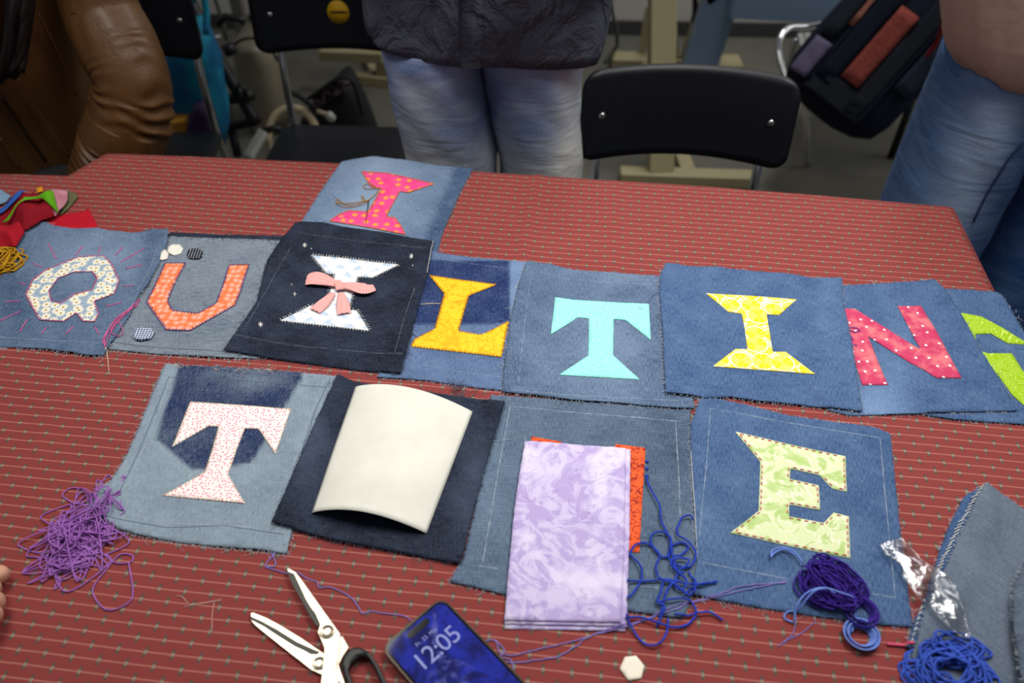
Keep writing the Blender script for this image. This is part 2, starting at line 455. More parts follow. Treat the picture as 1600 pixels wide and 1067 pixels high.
def m_tablecloth():
    b = MB('red_striped_woven_cotton'); u, w, _ = b.sep(b.uv())
    wob = b.noise(b.vec(u * 6.0, w * 6.0), 1.0, 2.0); w = w + (wob - 0.5) * 0.006
    LS, DS = 0.0134, 0.0285
    row = (w / LS).floor(); fw = (w / LS).fract() - 0.5
    par = (row * 0.5).fract()
    fu = ((u / DS) + par + row * 0.012).fract() - 0.5
    dx = fu.abs() * DS; dy = fw.abs() * LS
    fine = b.noise(b.vec(u * 700.0, w * 700.0), 1.0, 2.0); big = b.noise(b.uv(), 9.0, 3.0)
    red = b.mix(fine * 0.5 + big * 0.5, srgb(118, 48, 46), srgb(140, 62, 58))
    line = b.step(dy, 0.0009, 0.0003); c = b.mix(line * (0.30 + fine * 0.5), red, srgb(200, 138, 120))
    lattice = b.step(dx, 0.0020, 0.0011) * b.step(dy, 0.0064, 0.0046)
    c = b.mix(lattice * 0.85, c, srgb(66, 72, 64))
    core = b.step(dx, 0.0019, 0.0010) * b.step(dy, 0.0030, 0.0008); c = b.mix(core * 0.75, c, srgb(150, 142, 122))
    b.bump(fine + line, 0.0004, 0.5); return b.done(c, 0.85, 0.2)

DEN = {
    'two': denim('two_tone_denim', srgb(24, 40, 84), srgb(122, 146, 180), 1.0),
    'mid': denim('mid_blue_denim', srgb(46, 66, 96), srgb(136, 156, 180), 1.25),
    'bright': denim('bright_blue_denim', srgb(40, 66, 106), srgb(118, 144, 178), 1.25),
    'grey': denim('grey_blue_denim', srgb(60, 74, 92), srgb(146, 156, 166), 1.25, 0.9),
    'dark': denim('indigo_denim', srgb(16, 21, 34), srgb(84, 96, 118), 0.75, 0.7),
    'pale': denim('washed_pale_denim', srgb(32, 44, 80), srgb(152, 168, 178), 1.0),
    'green': denim('worn_teal_grey_denim', srgb(44, 60, 84), srgb(120, 138, 158), 1.2, 0.6),
}
def thread_mat(name, rgb, rgb2=None):
    b = MB(name); n = b.noise(b.obj(), 90.0, 2.0)
    rgb2 = rgb2 or tuple(min(1, c * 1.35) for c in rgb[:3]) + (1,)
    b.bump(b.noise(b.obj(), 2200.0, 1.0), 0.0004, 0.6)
    return b.done(b.mix(n, rgb, rgb2), 0.75, 0.25)
M_FRINGE = thread_mat('frayed_pale_blue_thread', srgb(150, 160, 178), srgb(205, 208, 212))
M_FRINGE_D = thread_mat('frayed_indigo_thread', srgb(40, 46, 66), srgb(110, 118, 138))
M_FRINGE_B = thread_mat('frayed_cream_thread', srgb(205, 178, 158), srgb(228, 210, 196))
def m_chalk():
    b = MB('chalk_mark'); n = b.noise(b.obj(), 160.0, 3.0)
    tr = b.n('ShaderNodeBsdfTransparent'); mx = b.n('ShaderNodeMixShader')
    b.done(srgb(196, 206, 216), 0.95, 0.05)
    b.put(mx.inputs[0], b.step(n, 0.25, 0.75) * 0.42 + 0.06)
    b.t.links.new(tr.outputs[0], mx.inputs[1]); b.t.links.new(b.bsdf.outputs[0], mx.inputs[2]); b.t.links.new(mx.outputs[0], b.out.inputs[0])
    return b.m
M_CHALK = m_chalk()
STEEL = plain('polished_steel', srgb(168, 158, 138), 0.30, 0.5, 1.0, 0.03, 30)
CHROME = plain('chrome', srgb(215, 215, 215), 0.12, 0.5, 1.0, 0.03, 30)
BLACKP = plain('black_plastic', srgb(22, 23, 24), 0.45, 0.4, 0.0, 0.1, 30)

# ---------------------------------------------------------------- the room and the table
def rotz(a): return Matrix.Rotation(a, 3, 'Z')
b = MB('grey_linoleum'); n = b.noise(b.obj(), 6.0, 6.0, 0.6); M_FLOOR = b.done(b.mix(n, srgb(86, 84, 74), srgb(110, 106, 94)), 0.55, 0.3)
b = MB('painted_white_wall'); n = b.noise(b.obj(), 3.0, 4.0); b.bump(b.noise(b.obj(), 160.0), 0.001, 0.3); M_WALL = b.done(b.mix(n, srgb(198, 190, 178), srgb(214, 206, 194)), 0.9, 0.2)
M_BASEB = plain('dark_grey_skirting', srgb(70, 68, 66), 0.6)
mk('floor', *box_vf((0, 1.6, -0.05), (4.2, 3.4, 0.05)), M_FLOOR, smooth=False, kind='structure')
WR = rotz(math.radians(-2.2)); WY = 3.62
mk('wall_back', *box_vf((0, WY + 0.05, 1.35), (4.0, 0.05, 1.35), WR), M_WALL, smooth=False, kind='structure')
mk('baseboard_back', *box_vf(Vector((0, WY, 0.0)) + WR @ Vector((0, -0.008, 0.032)), (4.0, 0.008, 0.032), WR), M_BASEB, smooth=False, kind='structure')

TA = math.radians(6.6); TE1 = (math.cos(TA), -math.sin(TA)); TE2 = (math.sin(TA), math.cos(TA))
far = xy([(165, 236), (350, 243), (540, 252), (740, 264), (920, 276), (1110, 288), (1300, 303), (1490, 320)], TZ)
rt = np.array(far[-1]); near_r = rt + (np.array(xy([(1560, 460)], TZ)[0]) - rt) * 5.2
notch = xy([(104, 271), (0, 268)], TZ)
lx = notch[1][0] - 0.32
TABLE = [(notch[1][0] + 0.002, notch[1][1])] + [notch[0]] + far + [tuple(near_r), (lx, 0.10), (lx, notch[1][1] + 0.02)]
TABLE = TABLE[1:] + []
TABLE = [notch[0]] + far + [tuple(near_r), (lx, float(near_r[1]) + 0.10), (lx, notch[1][1] + 0.03), notch[1]]
M_CLOTH = m_tablecloth()
M_TWOOD = plain('pale_laminate', srgb(190, 176, 150), 0.5)
def cloth_z(X, Y):
    z = samp(H_CLOTH, X, Y)
    return z - 0.006 * np.exp(-dist(TABLE, X, Y) / 0.01)
tc = slab('tablecloth', TABLE, 0.011, cloth_z, 0.0012, M_CLOTH, frame=((0, 0), TE1), label='red woven tablecloth with thin pale stripes and small dashes spread under the quilt letters', cat='tablecloth')
# hanging edge of the cloth
bd = densify(TABLE if area2(TABLE) > 0 else TABLE[::-1], 0.02); cxy = np.mean(np.array(bd), 0)
rows = []; nb = len(bd)
for k, (dz, out) in enumerate(((-0.006, 0.0), (-0.02, 0.006), (-0.045, 0.010), (-0.07, 0.013), (-0.10, 0.015))):
    ring = []
    for i, p in enumerate(bd):
        a = np.array(bd[i - 1]); c = np.array(bd[(i + 1) % nb]); t = (c - a) / np.linalg.norm(c - a); nrm = np.array([t[1], -t[0]])
        o_ = out + 0.012 * min(k, 3) / 3 * math.sin(i * 0.55) * (k > 1)
        ring.append((p[0] + nrm[0] * o_, p[1] + nrm[1] * o_, TZ + dz))
    rows.append(ring)
vv, ff = loft(rows, False); A_ = np.array(vv)
uvs = np.stack([A_[:, 0] * TE1[0] + A_[:, 1] * TE1[1], -A_[:, 0] * TE1[1] + A_[:, 1] * TE1[0] + (A_[:, 2] - TZ)], 1)
sk = mk('cloth_overhang', vv, ff, M_CLOTH, tc, uvs); m_ = sk.modifiers.new('thick', 'SOLIDIFY'); m_.thickness = 0.0012
tb = empty('table', (0, 0.75, 0), 'table hidden under the red tablecloth', 'table')
inner = [tuple(np.array(p) + (cxy - np.array(p)) / np.linalg.norm(cxy - np.array(p)) * 0.012) for p in TABLE]
slab('tabletop', inner, 0.12, lambda X, Y: np.full(np.shape(X), TZ - 0.009), 0.028, M_TWOOD, tb, smooth=False)
for p in (inner[2], inner[8], inner[9], inner[10]):
    q = np.array(p) + (cxy - np.array(p)) * 0.16
    tv, tf = tubes([[(q[0], q[1], 0.0), (q[0], q[1], TZ - 0.037)]], 0.022, 12); mk('leg', tv, tf, CHROME, tb)

# ---------------------------------------------------------------- the quilt squares
c6 = crop(0, 240, 2.965); c7 = crop(340, 230, 2.885); c8 = crop(620, 380, 3.636); cA = crop(1000, 390, 3.953)
cB = crop(1280, 400, 3.81); cD = crop(140, 560, 3.335); cE = crop(420, 570, 3.234); cF = crop(700, 610, 2.667); cG = crop(1060, 610, 2.6025); cH = crop(1340, 740, 3.263)
def sstep(x, a, b):
    t = np.clip((x - a) / (b - a), 0, 1); return t * t * (3 - 2 * t)
def blob(u, v, cx, cy, rx, ry): return np.exp(-((u - cx) / rx) ** 2 - ((v - cy) / ry) ** 2)
def pxfn(fn):
    return lambda X, Y: fn(*to_px(X, Y))
def softpoly(pts, soft):                      # 1 inside the pixel polygon, soft edge in metres
    poly = xy(pts)
    def f(X, Y):
        d = dist(poly, X, Y); s = np.where(inside(poly, X, Y), d, -d); return sstep(s, -soft, soft)
    return f

def fringe(parent, poly, mat, density=650, lo=0.0012, hi=0.005, strays=0, edges=None, zf=None, name='frayed_edge'):
    paths = []; poly = poly if area2(poly) > 0 else poly[::-1]; n = len(poly)
    for i in range(n):
        a = np.array(poly[i]); c = np.array(poly[(i + 1) % n]); L = np.linalg.norm(c - a)
        if L < 1e-5: continue
        t = (c - a) / L; nr = np.array([t[1], -t[0]])
        for k in range(max(1, int(L * density))):
            p = a + t * random.uniform(0, L); ln = random.uniform(lo, hi) * (1 if random.random() > 0.04 else 2.5)
            if strays and random.random() < strays: ln = random.uniform(0.008, 0.016)
            d = nr + t * random.uniform(-1.2, 1.2); d /= np.linalg.norm(d)
            d2 = nr * 0.5 + t * random.uniform(-1.6, 1.6); d2 /= np.linalg.norm(d2)
            p0 = p - nr * 0.0012; p1 = p + d * ln * 0.5; p2 = p1 + d2 * ln * 0.5
            z0 = zf(*p0) - 0.0003; pth = [(p0[0], p0[1], z0)]
            for q in (p1, p2): pth.append((q[0], q[1], max(float(HS(*q)) + 0.0003, z0 - 0.0012 * (1 + random.random()))))
            paths.append(pth)
    v, f = tubes(paths, 0.00024, 3, False)
    return mk(name, v, f, mat, parent, kind='stuff')

def line_pts(px, zf, off=0.0008, step=0.004):
    p2 = densify(xy(px), step, 0, False); return [(x, y, float(zf(x, y)) + off) for x, y in p2]
def chalk(parent, px, zf, w=0.0010):
    pts = line_pts(px, zf, 0.0003); vv, ff = [], []
    for i, p in enumerate(pts):
        t = np.array(pts[min(i + 1, len(pts) - 1)][:2]) - np.array(pts[max(0, i - 1)][:2]); t /= np.linalg.norm(t) + 1e-9
        ww = w * random.uniform(0.6, 1.0)
        vv += [(p[0] - t[1] * ww / 2, p[1] + t[0] * ww / 2, p[2]), (p[0] + t[1] * ww / 2, p[1] - t[0] * ww / 2, p[2])]
        if i: k = 2 * i; ff.append((k - 2, k - 1, k + 1, k))
    return mk('chalk_line', vv, ff, M_CHALK, parent)
def stitch_perp(parent, polys, zf, mat, spacing, inn, out, r=0.00032, outline=True, name='stitching', slant=0.0):
    paths = []
    for poly in polys:
        ccw = area2(poly) > 0; n = len(poly)
        for i in range(n):
            a = np.array(poly[i]); c = np.array(poly[(i + 1) % n]); L = np.linalg.norm(c - a); t = (c - a) / (L + 1e-9)
            nr = np.array([t[1], -t[0]]) * (1 if ccw else -1)
            for k in range(max(1, int(L / spacing))):
                p = a + t * (k + 0.5 + random.uniform(-0.15, 0.15)) * spacing; sl = t * random.uniform(-0.25, 0.25) * inn + t * slant
                q0 = p - nr * inn * random.uniform(0.75, 1.15) + sl; q1 = p + nr * out * random.uniform(0.75, 1.1)
                paths.append([(q[0], q[1], float(zf(*q)) + h) for q, h in ((q0, 0.0007), ((q0 + q1) / 2, 0.0012), (q1, 0.0004))])
        if outline: paths.append([(x, y, float(zf(x, y)) + 0.0006) for x, y in densify(poly, 0.004) + [poly[0]]])
    v, f = tubes(paths, r, 4); return mk(name, v, f, mat, parent, kind='stuff')
def inset(poly, d):
    n = len(poly); s = 1 if area2(poly) > 0 else -1; out = []
    for i in range(n):
        p0, p1, p2 = (np.array(poly[(i + k) % n]) for k in (-1, 0, 1))
        a = (p1 - p0) / (np.linalg.norm(p1 - p0) + 1e-9); b_ = (p2 - p1) / (np.linalg.norm(p2 - p1) + 1e-9)
        na = np.array([-a[1], a[0]]) * s; nb_ = np.array([-b_[1], b_[0]]) * s; m = na + nb_; m /= max(0.35, np.dot(m, na)) if np.linalg.norm(m) > 0.2 else 1
        out.append(tuple(p1 + m * d))
    return out
def stitch_run(parent, poly, zf, mat, dash, gap, ins, r=0.0005, name='stitching'):
    paths = []; pts = inset(poly, ins); n = len(pts)
    for i in range(n):
        a = np.array(pts[i]); c = np.array(pts[(i + 1) % n]); L = np.linalg.norm(c - a); t = (c - a) / (L + 1e-9); s = gap * 0.5
        while s + dash < L:
            paths.append([(q[0], q[1], float(zf(*q)) + h) for q, h in ((a + t * s, 0.0006), (a + t * (s + dash / 2), 0.0011), (a + t * (s + dash), 0.0006))]); s += dash + gap
    v, f = tubes(paths, r, 5); return mk(name, v, f, mat, parent, kind='stuff')

def square(px, den, label, seed, fade_or_lit, fr=M_FRINGE, thick=0.0010, rise=None, amp=0.0012, curl=0.0022, density=480, strays=0.03, lo=0.0014, hi=0.0055, axis=None):
    poly = xy(px); a, c = (np.array(q) for q in (xy(axis) if axis else (poly[0], poly[1]))); e = (c - a) / np.linalg.norm(c - a)
    zf = drape(poly, thick, seed, amp, curl, rise)
    ctr = np.mean(np.array(poly), 0); root = empty('quilt_square', (ctr[0], ctr[1], TZ), label, 'quilt square', 'denim quilt squares with letters')
    slab('denim_panel', poly, 0.0045, zf, thick, DEN[den], root, frame=(tuple(a), tuple(e)), attrs={'fade_or_lit': fade_or_lit}, jit=0.0005)
    fringe(root, poly, fr, density, lo, hi, strays, zf=zf)
    return root, zf, (tuple(a), tuple(e))
def letter(root, zf, frame, px, mat, holes=(), label=None, thick=0.0006, name='letter', lift=0.0007, amp=0.0003):
    global H
    poly = xy(px); hs = [xy(h) for h in holes]; wv = waves(len(px) + 91, 120)
    zz = lambda X, Y: zf(X, Y) + lift + amp * wv(X, Y)
    o = slab(name, poly, 0.005, zz, thick, mat, root, hs, frame, jit=0.00015, label=label)
    m = inside(poly, GXX, GYY)
    for h in hs: m &= ~inside(h, GXX, GYY)
    H = np.where(m, np.maximum(H, zf(GXX, GYY) + lift), H)
    return poly, hs, zz
cst = lambda k: (lambda X, Y: np.full(np.shape(X), k, float))

# --- red cotton lying flat half under the Q square
M_RED = plain('red_cotton', srgb(172, 14, 34), 0.85, 0.2, 0, 0.25, 40)
rp = xy(crop(0, 270, 6.276)([(400, 470), (560, 420), (790, 390), (870, 355), (925, 455), (990, 575), (900, 640), (450, 640)]))
zr = drape(rp, 0.0006, 5, 0.0015, 0.002)
slab('fabric_scrap', rp, 0.006, zr, 0.0006, M_RED, label='flat pointed red cotton scrap tucked behind the square with the daisy Q', cat='fabric scrap', group='fabric scraps piled at the table edge')

# --- pink I
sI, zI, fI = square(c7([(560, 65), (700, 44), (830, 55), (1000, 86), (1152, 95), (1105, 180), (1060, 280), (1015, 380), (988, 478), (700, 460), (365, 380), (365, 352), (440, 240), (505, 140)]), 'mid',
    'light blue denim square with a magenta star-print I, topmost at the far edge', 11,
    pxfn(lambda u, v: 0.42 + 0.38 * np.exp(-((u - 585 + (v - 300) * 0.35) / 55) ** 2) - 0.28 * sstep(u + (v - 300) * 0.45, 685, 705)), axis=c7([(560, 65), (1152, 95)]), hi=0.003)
seam = c7([(1112, 92), (1065, 180), (1020, 280), (975, 380), (950, 470)])
M_ORTH = thread_mat('orange_thread', srgb(214, 122, 40))
pI, _, zz = letter(sI, zI, fI, c7([(650, 112), (760, 120), (870, 142), (975, 165), (860, 206), (822, 200), (768, 292), (762, 312), (800, 318), (826, 352), (846, 393), (690, 364), (505, 333), (545, 305), (592, 286), (678, 291), (738, 190), (690, 180)]), m_star(), label='magenta letter I with orange stars')
stitch_perp(sI, [pI], zz, M_ORTH, 0.0042, 0.0018, 0.0008, 0.00045)

# --- U, then Q over it
sU, zU, fU = square(c6([(755, 372), (1000, 384), (1310, 390), (1310, 600), (1190, 948), (1035, 945), (700, 925), (500, 905), (600, 700)]), 'grey',
    'grey denim square with an orange oval-print U and a lighter hem strip', 12,
    pxfn(lambda u, v: 0.52 - 0.10 * blob(u, v, 300, 520, 90, 60) + 0.06 * sstep(v, 530, 536)), curl=0.002)
M_INDIGO = thread_mat('dark_blue_thread', srgb(72, 74, 140))
pU, _, zz = letter(sU, zU, fU, c6([(765, 508), (862, 507), (812, 600), (778, 682), (800, 726), (915, 740), (1000, 695), (1036, 600), (1060, 515), (1156, 513), (1130, 592), (1112, 650), (1090, 702), (985, 762), (880, 822), (768, 816), (722, 752), (678, 690), (722, 600)]), m_orange_ovals(), label='orange letter U with pale ovals')
stitch_perp(sU, [pU], zz, M_INDIGO, 0.0046, 0.0030, 0.0006, 0.00048)
hem = thread_mat('grey_seam_thread', srgb(84, 98, 116)); v, f = tubes([line_pts(c6([(515, 872), (700, 895), (1040, 918)]), zU, 0.0002)], 0.0005, 4); mk('hem_seam', v, f, hem, sU)

bandp = xy(c6([(752, 366), (1000, 375), (1312, 381), (1312, 398), (1000, 390), (752, 381)])); zbd = drape(bandp, 0.0012, 71, 0.0004, 0.001)
slab('folded_edge', bandp, 0.005, zbd, 0.0012, DEN['dark'], sU, frame=fU, attrs={'fade_or_lit': cst(0.2)}, jit=0.0008); fringe(sU, bandp, M_FRINGE_D, 700, 0.001, 0.006, 0.08, zf=zbd, name='frayed_band')
sQ, zQ, fQ = square(c6([(165, 310), (250, 336), (330, 350), (465, 358), (600, 378), (650, 375), (710, 357), (785, 362), (777, 420), (745, 500), (690, 612), (645, 665), (600, 760), (540, 850), (480, 937), (400, 936), (300, 920), (200, 905), (0, 893), (-120, 885), (-60, 720), (0, 590), (70, 470), (85, 380)]), 'mid',
    'blue denim square with a daisy-print Q ringed by pink stitched rays', 13,
    pxfn(lambda u, v: 0.30 + 0.34 * blob(u, v, 150, 400, 95, 42) - 0.12 * blob(u, v, 20, 440, 30, 90) - 0.16 * blob(u, v, 235, 410, 22, 60)), curl=0.005, amp=0.0022, axis=c6([(165, 310), (785, 362)]))
M_PINKT = thread_mat('pink_embroidery_thread', srgb(196, 74, 132), srgb(214, 110, 160))
pQ, hQ, zz = letter(sQ, zQ, fQ, c6([(370, 478), (430, 474), (482, 475), (520, 515), (553, 590), (530, 650), (440, 690), (460, 745), (440, 783), (385, 780), (355, 740), (295, 778), (185, 772), (155, 720), (120, 655), (150, 590), (210, 545), (290, 510)]), m_daisy(),
    [c6([(345, 550), (430, 548), (452, 580), (430, 635), (350, 655), (280, 698), (240, 685), (228, 640), (270, 580)])], label='cream and blue daisy-print letter Q')
stitch_perp(sQ, [pQ] + hQ, zz, M_PINKT, 0.0048, 0.0022, 0.0005, 0.0005)
for a in [((225, 418), (263, 492)), ((385, 428), (350, 472)), ((467, 430), (455, 462)), ((570, 437), (535, 473)), ((670, 440), (560, 503)), ((660, 515), (582, 535)), ((152, 512), (200, 530)), ((88, 600), (122, 608)), ((570, 614), (618, 614)), ((565, 690), (490, 710)), ((25, 690), (90, 685)), ((98, 733), (0, 778)), ((128, 770), (90, 828)), ((213, 805), (193, 835)), ((340, 800), (303, 838)), ((440, 805), (462, 838))]:
    v, f = tubes([line_pts(c6(a), zQ, 0.0006)], 0.0008, 5); mk('stitched_ray', v, f, M_PINKT, sQ)
for l in ([(175, 370), (130, 480), (80, 570)], [(190, 345), (300, 372), (600, 395)], [(730, 440), (690, 560), (640, 640)], [(0, 850), (200, 862), (470, 880)]): chalk(sQ, c6(l), zQ)

# --- L, then the indigo I over U, L and pink I
sL, zL, fL = square(c8([(110, 42), (300, 64), (460, 80), (635, 95), (760, 110), (720, 240), (670, 430), (625, 838), (450, 818), (300, 797), (150, 776), (-110, 760), (10, 560), (70, 340)]), 'two',
    'two-tone blue denim square with a golden yellow L', 14,
    lambda X, Y: 0.48 + 0.22 * pxfn(lambda u, v: sstep(u, 794, 800) * sstep(v, 520, 480))(X, Y) - 0.42 * softpoly(c8([(-20, 90), (637, 98), (640, 440), (560, 458), (0, 458)]), 0.002)(X, Y), curl=0.002)
M_BROWNT = thread_mat('brown_orange_thread', srgb(196, 110, 40))
pL, _, zz = letter(sL, zL, fL, c8([(185, 183), (370, 210), (567, 237), (410, 300), (388, 370), (350, 500), (470, 520), (500, 512), (570, 478), (636, 444), (612, 560), (595, 647), (340, 617), (80, 586), (100, 545), (215, 486), (240, 400), (270, 290)]), m_yellow_leaf(), label='golden yellow letter L')
stitch_perp(sL, [pL], zz, M_BROWNT, 0.0044, 0.0024, 0.0018, 0.0005, False)
for l in ([(200, 82), (420, 115), (700, 150)], [(150, 690), (350, 728), (600, 760)]): chalk(sL, c8(l), zL, 0.0008)
v, f = tubes([line_pts(c8([(138, 350), (190, 346), (248, 347)]), zL, 0.0009)], 0.0006, 5); mk('tacking_thread', v, f, M_FRINGE_B, sL)

sW, zW, fW = square(c7([(350, 342), (480, 345), (560, 362), (700, 385), (840, 408), (972, 425), (945, 575), (905, 720), (870, 860), (827, 1027), (600, 1001), (300, 961), (30, 923), (180, 700), (225, 520), (300, 400)]), 'dark',
    'indigo denim square with a white I tied with a pink bow', 15,
    pxfn(lambda u, v: 0.12 + 0.10 * blob(u, v, 470, 470, 160, 60)), M_FRINGE_D, 0.0012, curl=0.003, density=500)
WHITE_T = thread_mat('white_thread', srgb(226, 224, 218), srgb(244, 243, 240))
pW, _, zz = letter(sW, zW, fW, c7([(425, 487), (560, 500), (700, 518), (817, 529), (700, 588), (632, 583), (612, 650), (590, 735), (626, 736), (655, 780), (684, 829), (480, 806), (282, 783), (350, 750), (420, 715), (485, 720), (510, 640), (530, 572), (492, 570)]), m_white_blue(), label='white letter I with blue triangles')
stitch_perp(sW, [pW], zz, WHITE_T, 0.0042, 0.001, 0.0040, 0.00045, False)
for i, (x, y, r) in enumerate([(392, 440, 10), (873, 495, 10), (348, 663, 9), (195, 805, 12), (422, 456, 2.5), (880, 537, 2.5), (334, 620, 2.5)]):
    arms = [((x - r, y), (x + r, y)), ((x, y - r), (x, y + r))] + ([((x - r * .7, y - r * .7), (x + r * .7, y + r * .7)), ((x - r * .7, y + r * .7), (x + r * .7, y - r * .7))] if r > 9.5 else [])
    v, f = tubes([line_pts(c7(a), zW, 0.0004) for a in arms], 0.0005, 4); mk('embroidered_star', v, f, WHITE_T, sW)
for l in ([(370, 390), (600, 425), (940, 460)], [(60, 850), (400, 900), (840, 940)], [(330, 450), (230, 640), (120, 830)], [(890, 640), (840, 780), (800, 930)]): chalk(sW, c7(l), zW, 0.0005)
v, f = tubes([line_pts(c7([(972, 425), (962, 480), (945, 575)]), zW, 0.0003)], 0.00035, 4); mk('edge_thread', v, f, WHITE_T, sW)
# bow: two loops, two tails and a knot, all puffed cloth
M_BOW = m_gingham()
def ribbon(path_px, widths, lifts, name, parent, zf):
    pts = [np.array(P(*q)[:2]) for q in c7(path_px)]; P3 = [np.array((p[0], p[1], float(zf(*p)) + 0.0016 + l)) for p, l in zip(pts, lifts)]
    n = 14; ctrl = smoothpath([np.append(p, w) for p, w in zip(P3, widths)], 0.0016)
    vv, ff, uvv = [], [], []; s = 0
    for i, q in enumerate(ctrl):
        t = ctrl[min(i + 1, len(ctrl) - 1)][:2] - ctrl[max(i - 1, 0)][:2]; t = t / (np.linalg.norm(t) + 1e-9); nr = np.array([-t[1], t[0]])
        if i: s += np.linalg.norm(ctrl[i][:3] - ctrl[i - 1][:3])
        for k in range(n + 1):
            a = k / n * 2 - 1; pk = math.cos(a * math.pi / 2) ** 0.7 * 0.0016 + 0.0008 * math.sin(a * 9 + i * 0.15)
            vv.append((q[0] + nr[0] * a * q[3] / 2, q[1] + nr[1] * a * q[3] / 2, q[2] + pk)); uvv.append((s, a * q[3] / 2))
        if i:
            for k in range(n): o_ = (i - 1) * (n + 1) + k; ff.append((o_, o_ + 1, o_ + n + 2, o_ + n + 1))
    o = mk(name, vv, ff, M_BOW, parent, uvv); m = o.modifiers.new('thick', 'SOLIDIFY'); m.thickness = 0.0007; m.offset = -1
    return o
ribbon([(520, 665), (480, 710), (440, 745)], [0.009, 0.018, 0.019], [0.001, 0.002, 0.0005], 'bow_tail', sW, zW)
ribbon([(556, 665), (567, 715), (572, 757)], [0.009, 0.018, 0.020], [0.001, 0.002, 0.0005], 'bow_tail', sW, zW)
ribbon([(548, 632), (490, 615), (440, 605), (402, 605)], [0.009, 0.022, 0.029, 0.025], [0.003, 0.005, 0.0045, 0.001], 'bow_loop', sW, zW)
ribbon([(548, 632), (610, 640), (665, 652), (708, 640)], [0.009, 0.019, 0.024, 0.014], [0.003, 0.005, 0.0045, 0.001], 'bow_loop', sW, zW)
ribbon([(540, 614), (548, 632), (553, 655)], [0.010, 0.011, 0.011], [0.003, 0.006, 0.003], 'bow_knot', sW, zW)

# --- G, N
sG, zG, fG = square(cB([(735, 193), (900, 202), (1060, 214), (1092, 236), (1219, 452), (1330, 660), (1420, 1010), (1219, 1001), (800, 972), (640, 946), (600, 700)]), 'bright',
    'blue denim square with a lime swirl-print letter cut by the picture edge', 16, pxfn(lambda u, v: 0.24 + 0.06 * blob(u, v, 1580, 600, 60, 60)), curl=0.001)
M_LIME = m_lime()
letter(sG, zG, fG, cB([(840, 340), (965, 362), (1100, 435), (1219, 508), (1300, 560), (1240, 530), (1120, 521), (1020, 464), (930, 466), (935, 560), (1005, 580), (1145, 580), (1219, 692), (1330, 700), (1420, 900), (1300, 960), (1150, 826), (1060, 702), (960, 650), (850, 520), (800, 420)]), M_LIME, label='lime green swirl-print letter')
sN, zN, fN = square(cB([(95, 176), (250, 168), (400, 160), (560, 148), (690, 134), (740, 190), (850, 375), (1000, 628), (1090, 780), (1178, 924), (900, 932), (640, 938), (400, 942), (180, 946), (55, 915), (70, 600)]), 'bright',
    'blue denim square with a spotted rose-pink N', 17,
    pxfn(lambda u, v: 0.24 + 0.50 * blob(u, v, 1365, 640, 48, 55) + 0.14 * blob(u, v, 1400, 540, 30, 80)), axis=cB([(95, 176), (690, 134)]), curl=0.0015)
letter(sN, zN, fN, cB([(135, 315), (212, 315), (400, 432), (602, 560), (530, 420), (467, 297), (606, 297), (720, 500), (845, 731), (696, 733), (500, 610), (290, 481), (350, 625), (409, 768), (256, 768), (215, 640), (175, 530)]), m_pink_dots(), label='mottled rose-pink letter N with white spots')
M_BLUET = thread_mat('blue_violet_thread', srgb(52, 54, 140))
v, f = tubes([smoothpath(line_pts(cB(l), zN, 0.0014), 0.002) for l in ([(180, 430), (225, 432), (240, 450), (200, 458), (185, 445)], [(185, 480), (200, 500), (180, 520), (225, 538)])], 0.0006, 5); mk('loose_thread', v, f, M_BLUET, sN)

# --- worn square under the lilac cloth, aqua T over it and over L, lemon I over T and N
s3, z3, f3 = square(cF([(180, 20), (330, 30), (700, 55), (1008, 78), (1022, 300), (1035, 600), (1036, 830), (977, 950), (740, 917), (400, 876), (235, 850), (8, 796), (65, 690), (110, 500), (150, 200)]), 'green',
    'worn grey denim square half covered by the folded lilac cloth', 18,
    pxfn(lambda u, v: 0.40 + 0.16 * blob(u, v, 760, 760, 60, 120) - 0.18 * blob(u, v, 1060, 700, 50, 70)), curl=0.001, density=420)
for l in ([(260, 65), (215, 300), (145, 715)], [(255, 65), (620, 100), (970, 130)], [(948, 135), (962, 350), (967, 520)], [(130, 730), (205, 742)], [(800, 815), (880, 822)]): chalk(s3, cF(l), z3, 0.0016)
M_OB = m_orange_batik()
letter(s3, z3, f3, cF([(347, 190), (470, 212), (585, 400), (700, 225), (823, 241), (810, 460), (797, 676), (700, 664), (706, 420), (590, 560), (470, 400), (455, 640), (335, 625)]), M_OB, label='orange batik letter M mostly hidden by lilac cloth')
M_RBLUE = thread_mat('royal_blue_yarn', srgb(18, 40, 140), srgb(36, 70, 190))
for q in ((830, 297), (829, 327), (828, 357)):
    p = P(*cF([q])[0]); bm = bmesh.new(); bmesh.ops.create_icosphere(bm, subdivisions=2, radius=0.0022)
    vv = [(p[0] + k.co.x, p[1] + k.co.y, float(z3(p[0], p[1])) + 0.001 + k.co.z * 0.7) for k in bm.verts]; ff = [[k.index for k in q_.verts] for q_ in bm.faces]; bm.free(); mk('knot_stitch', vv, ff, M_RBLUE, s3)

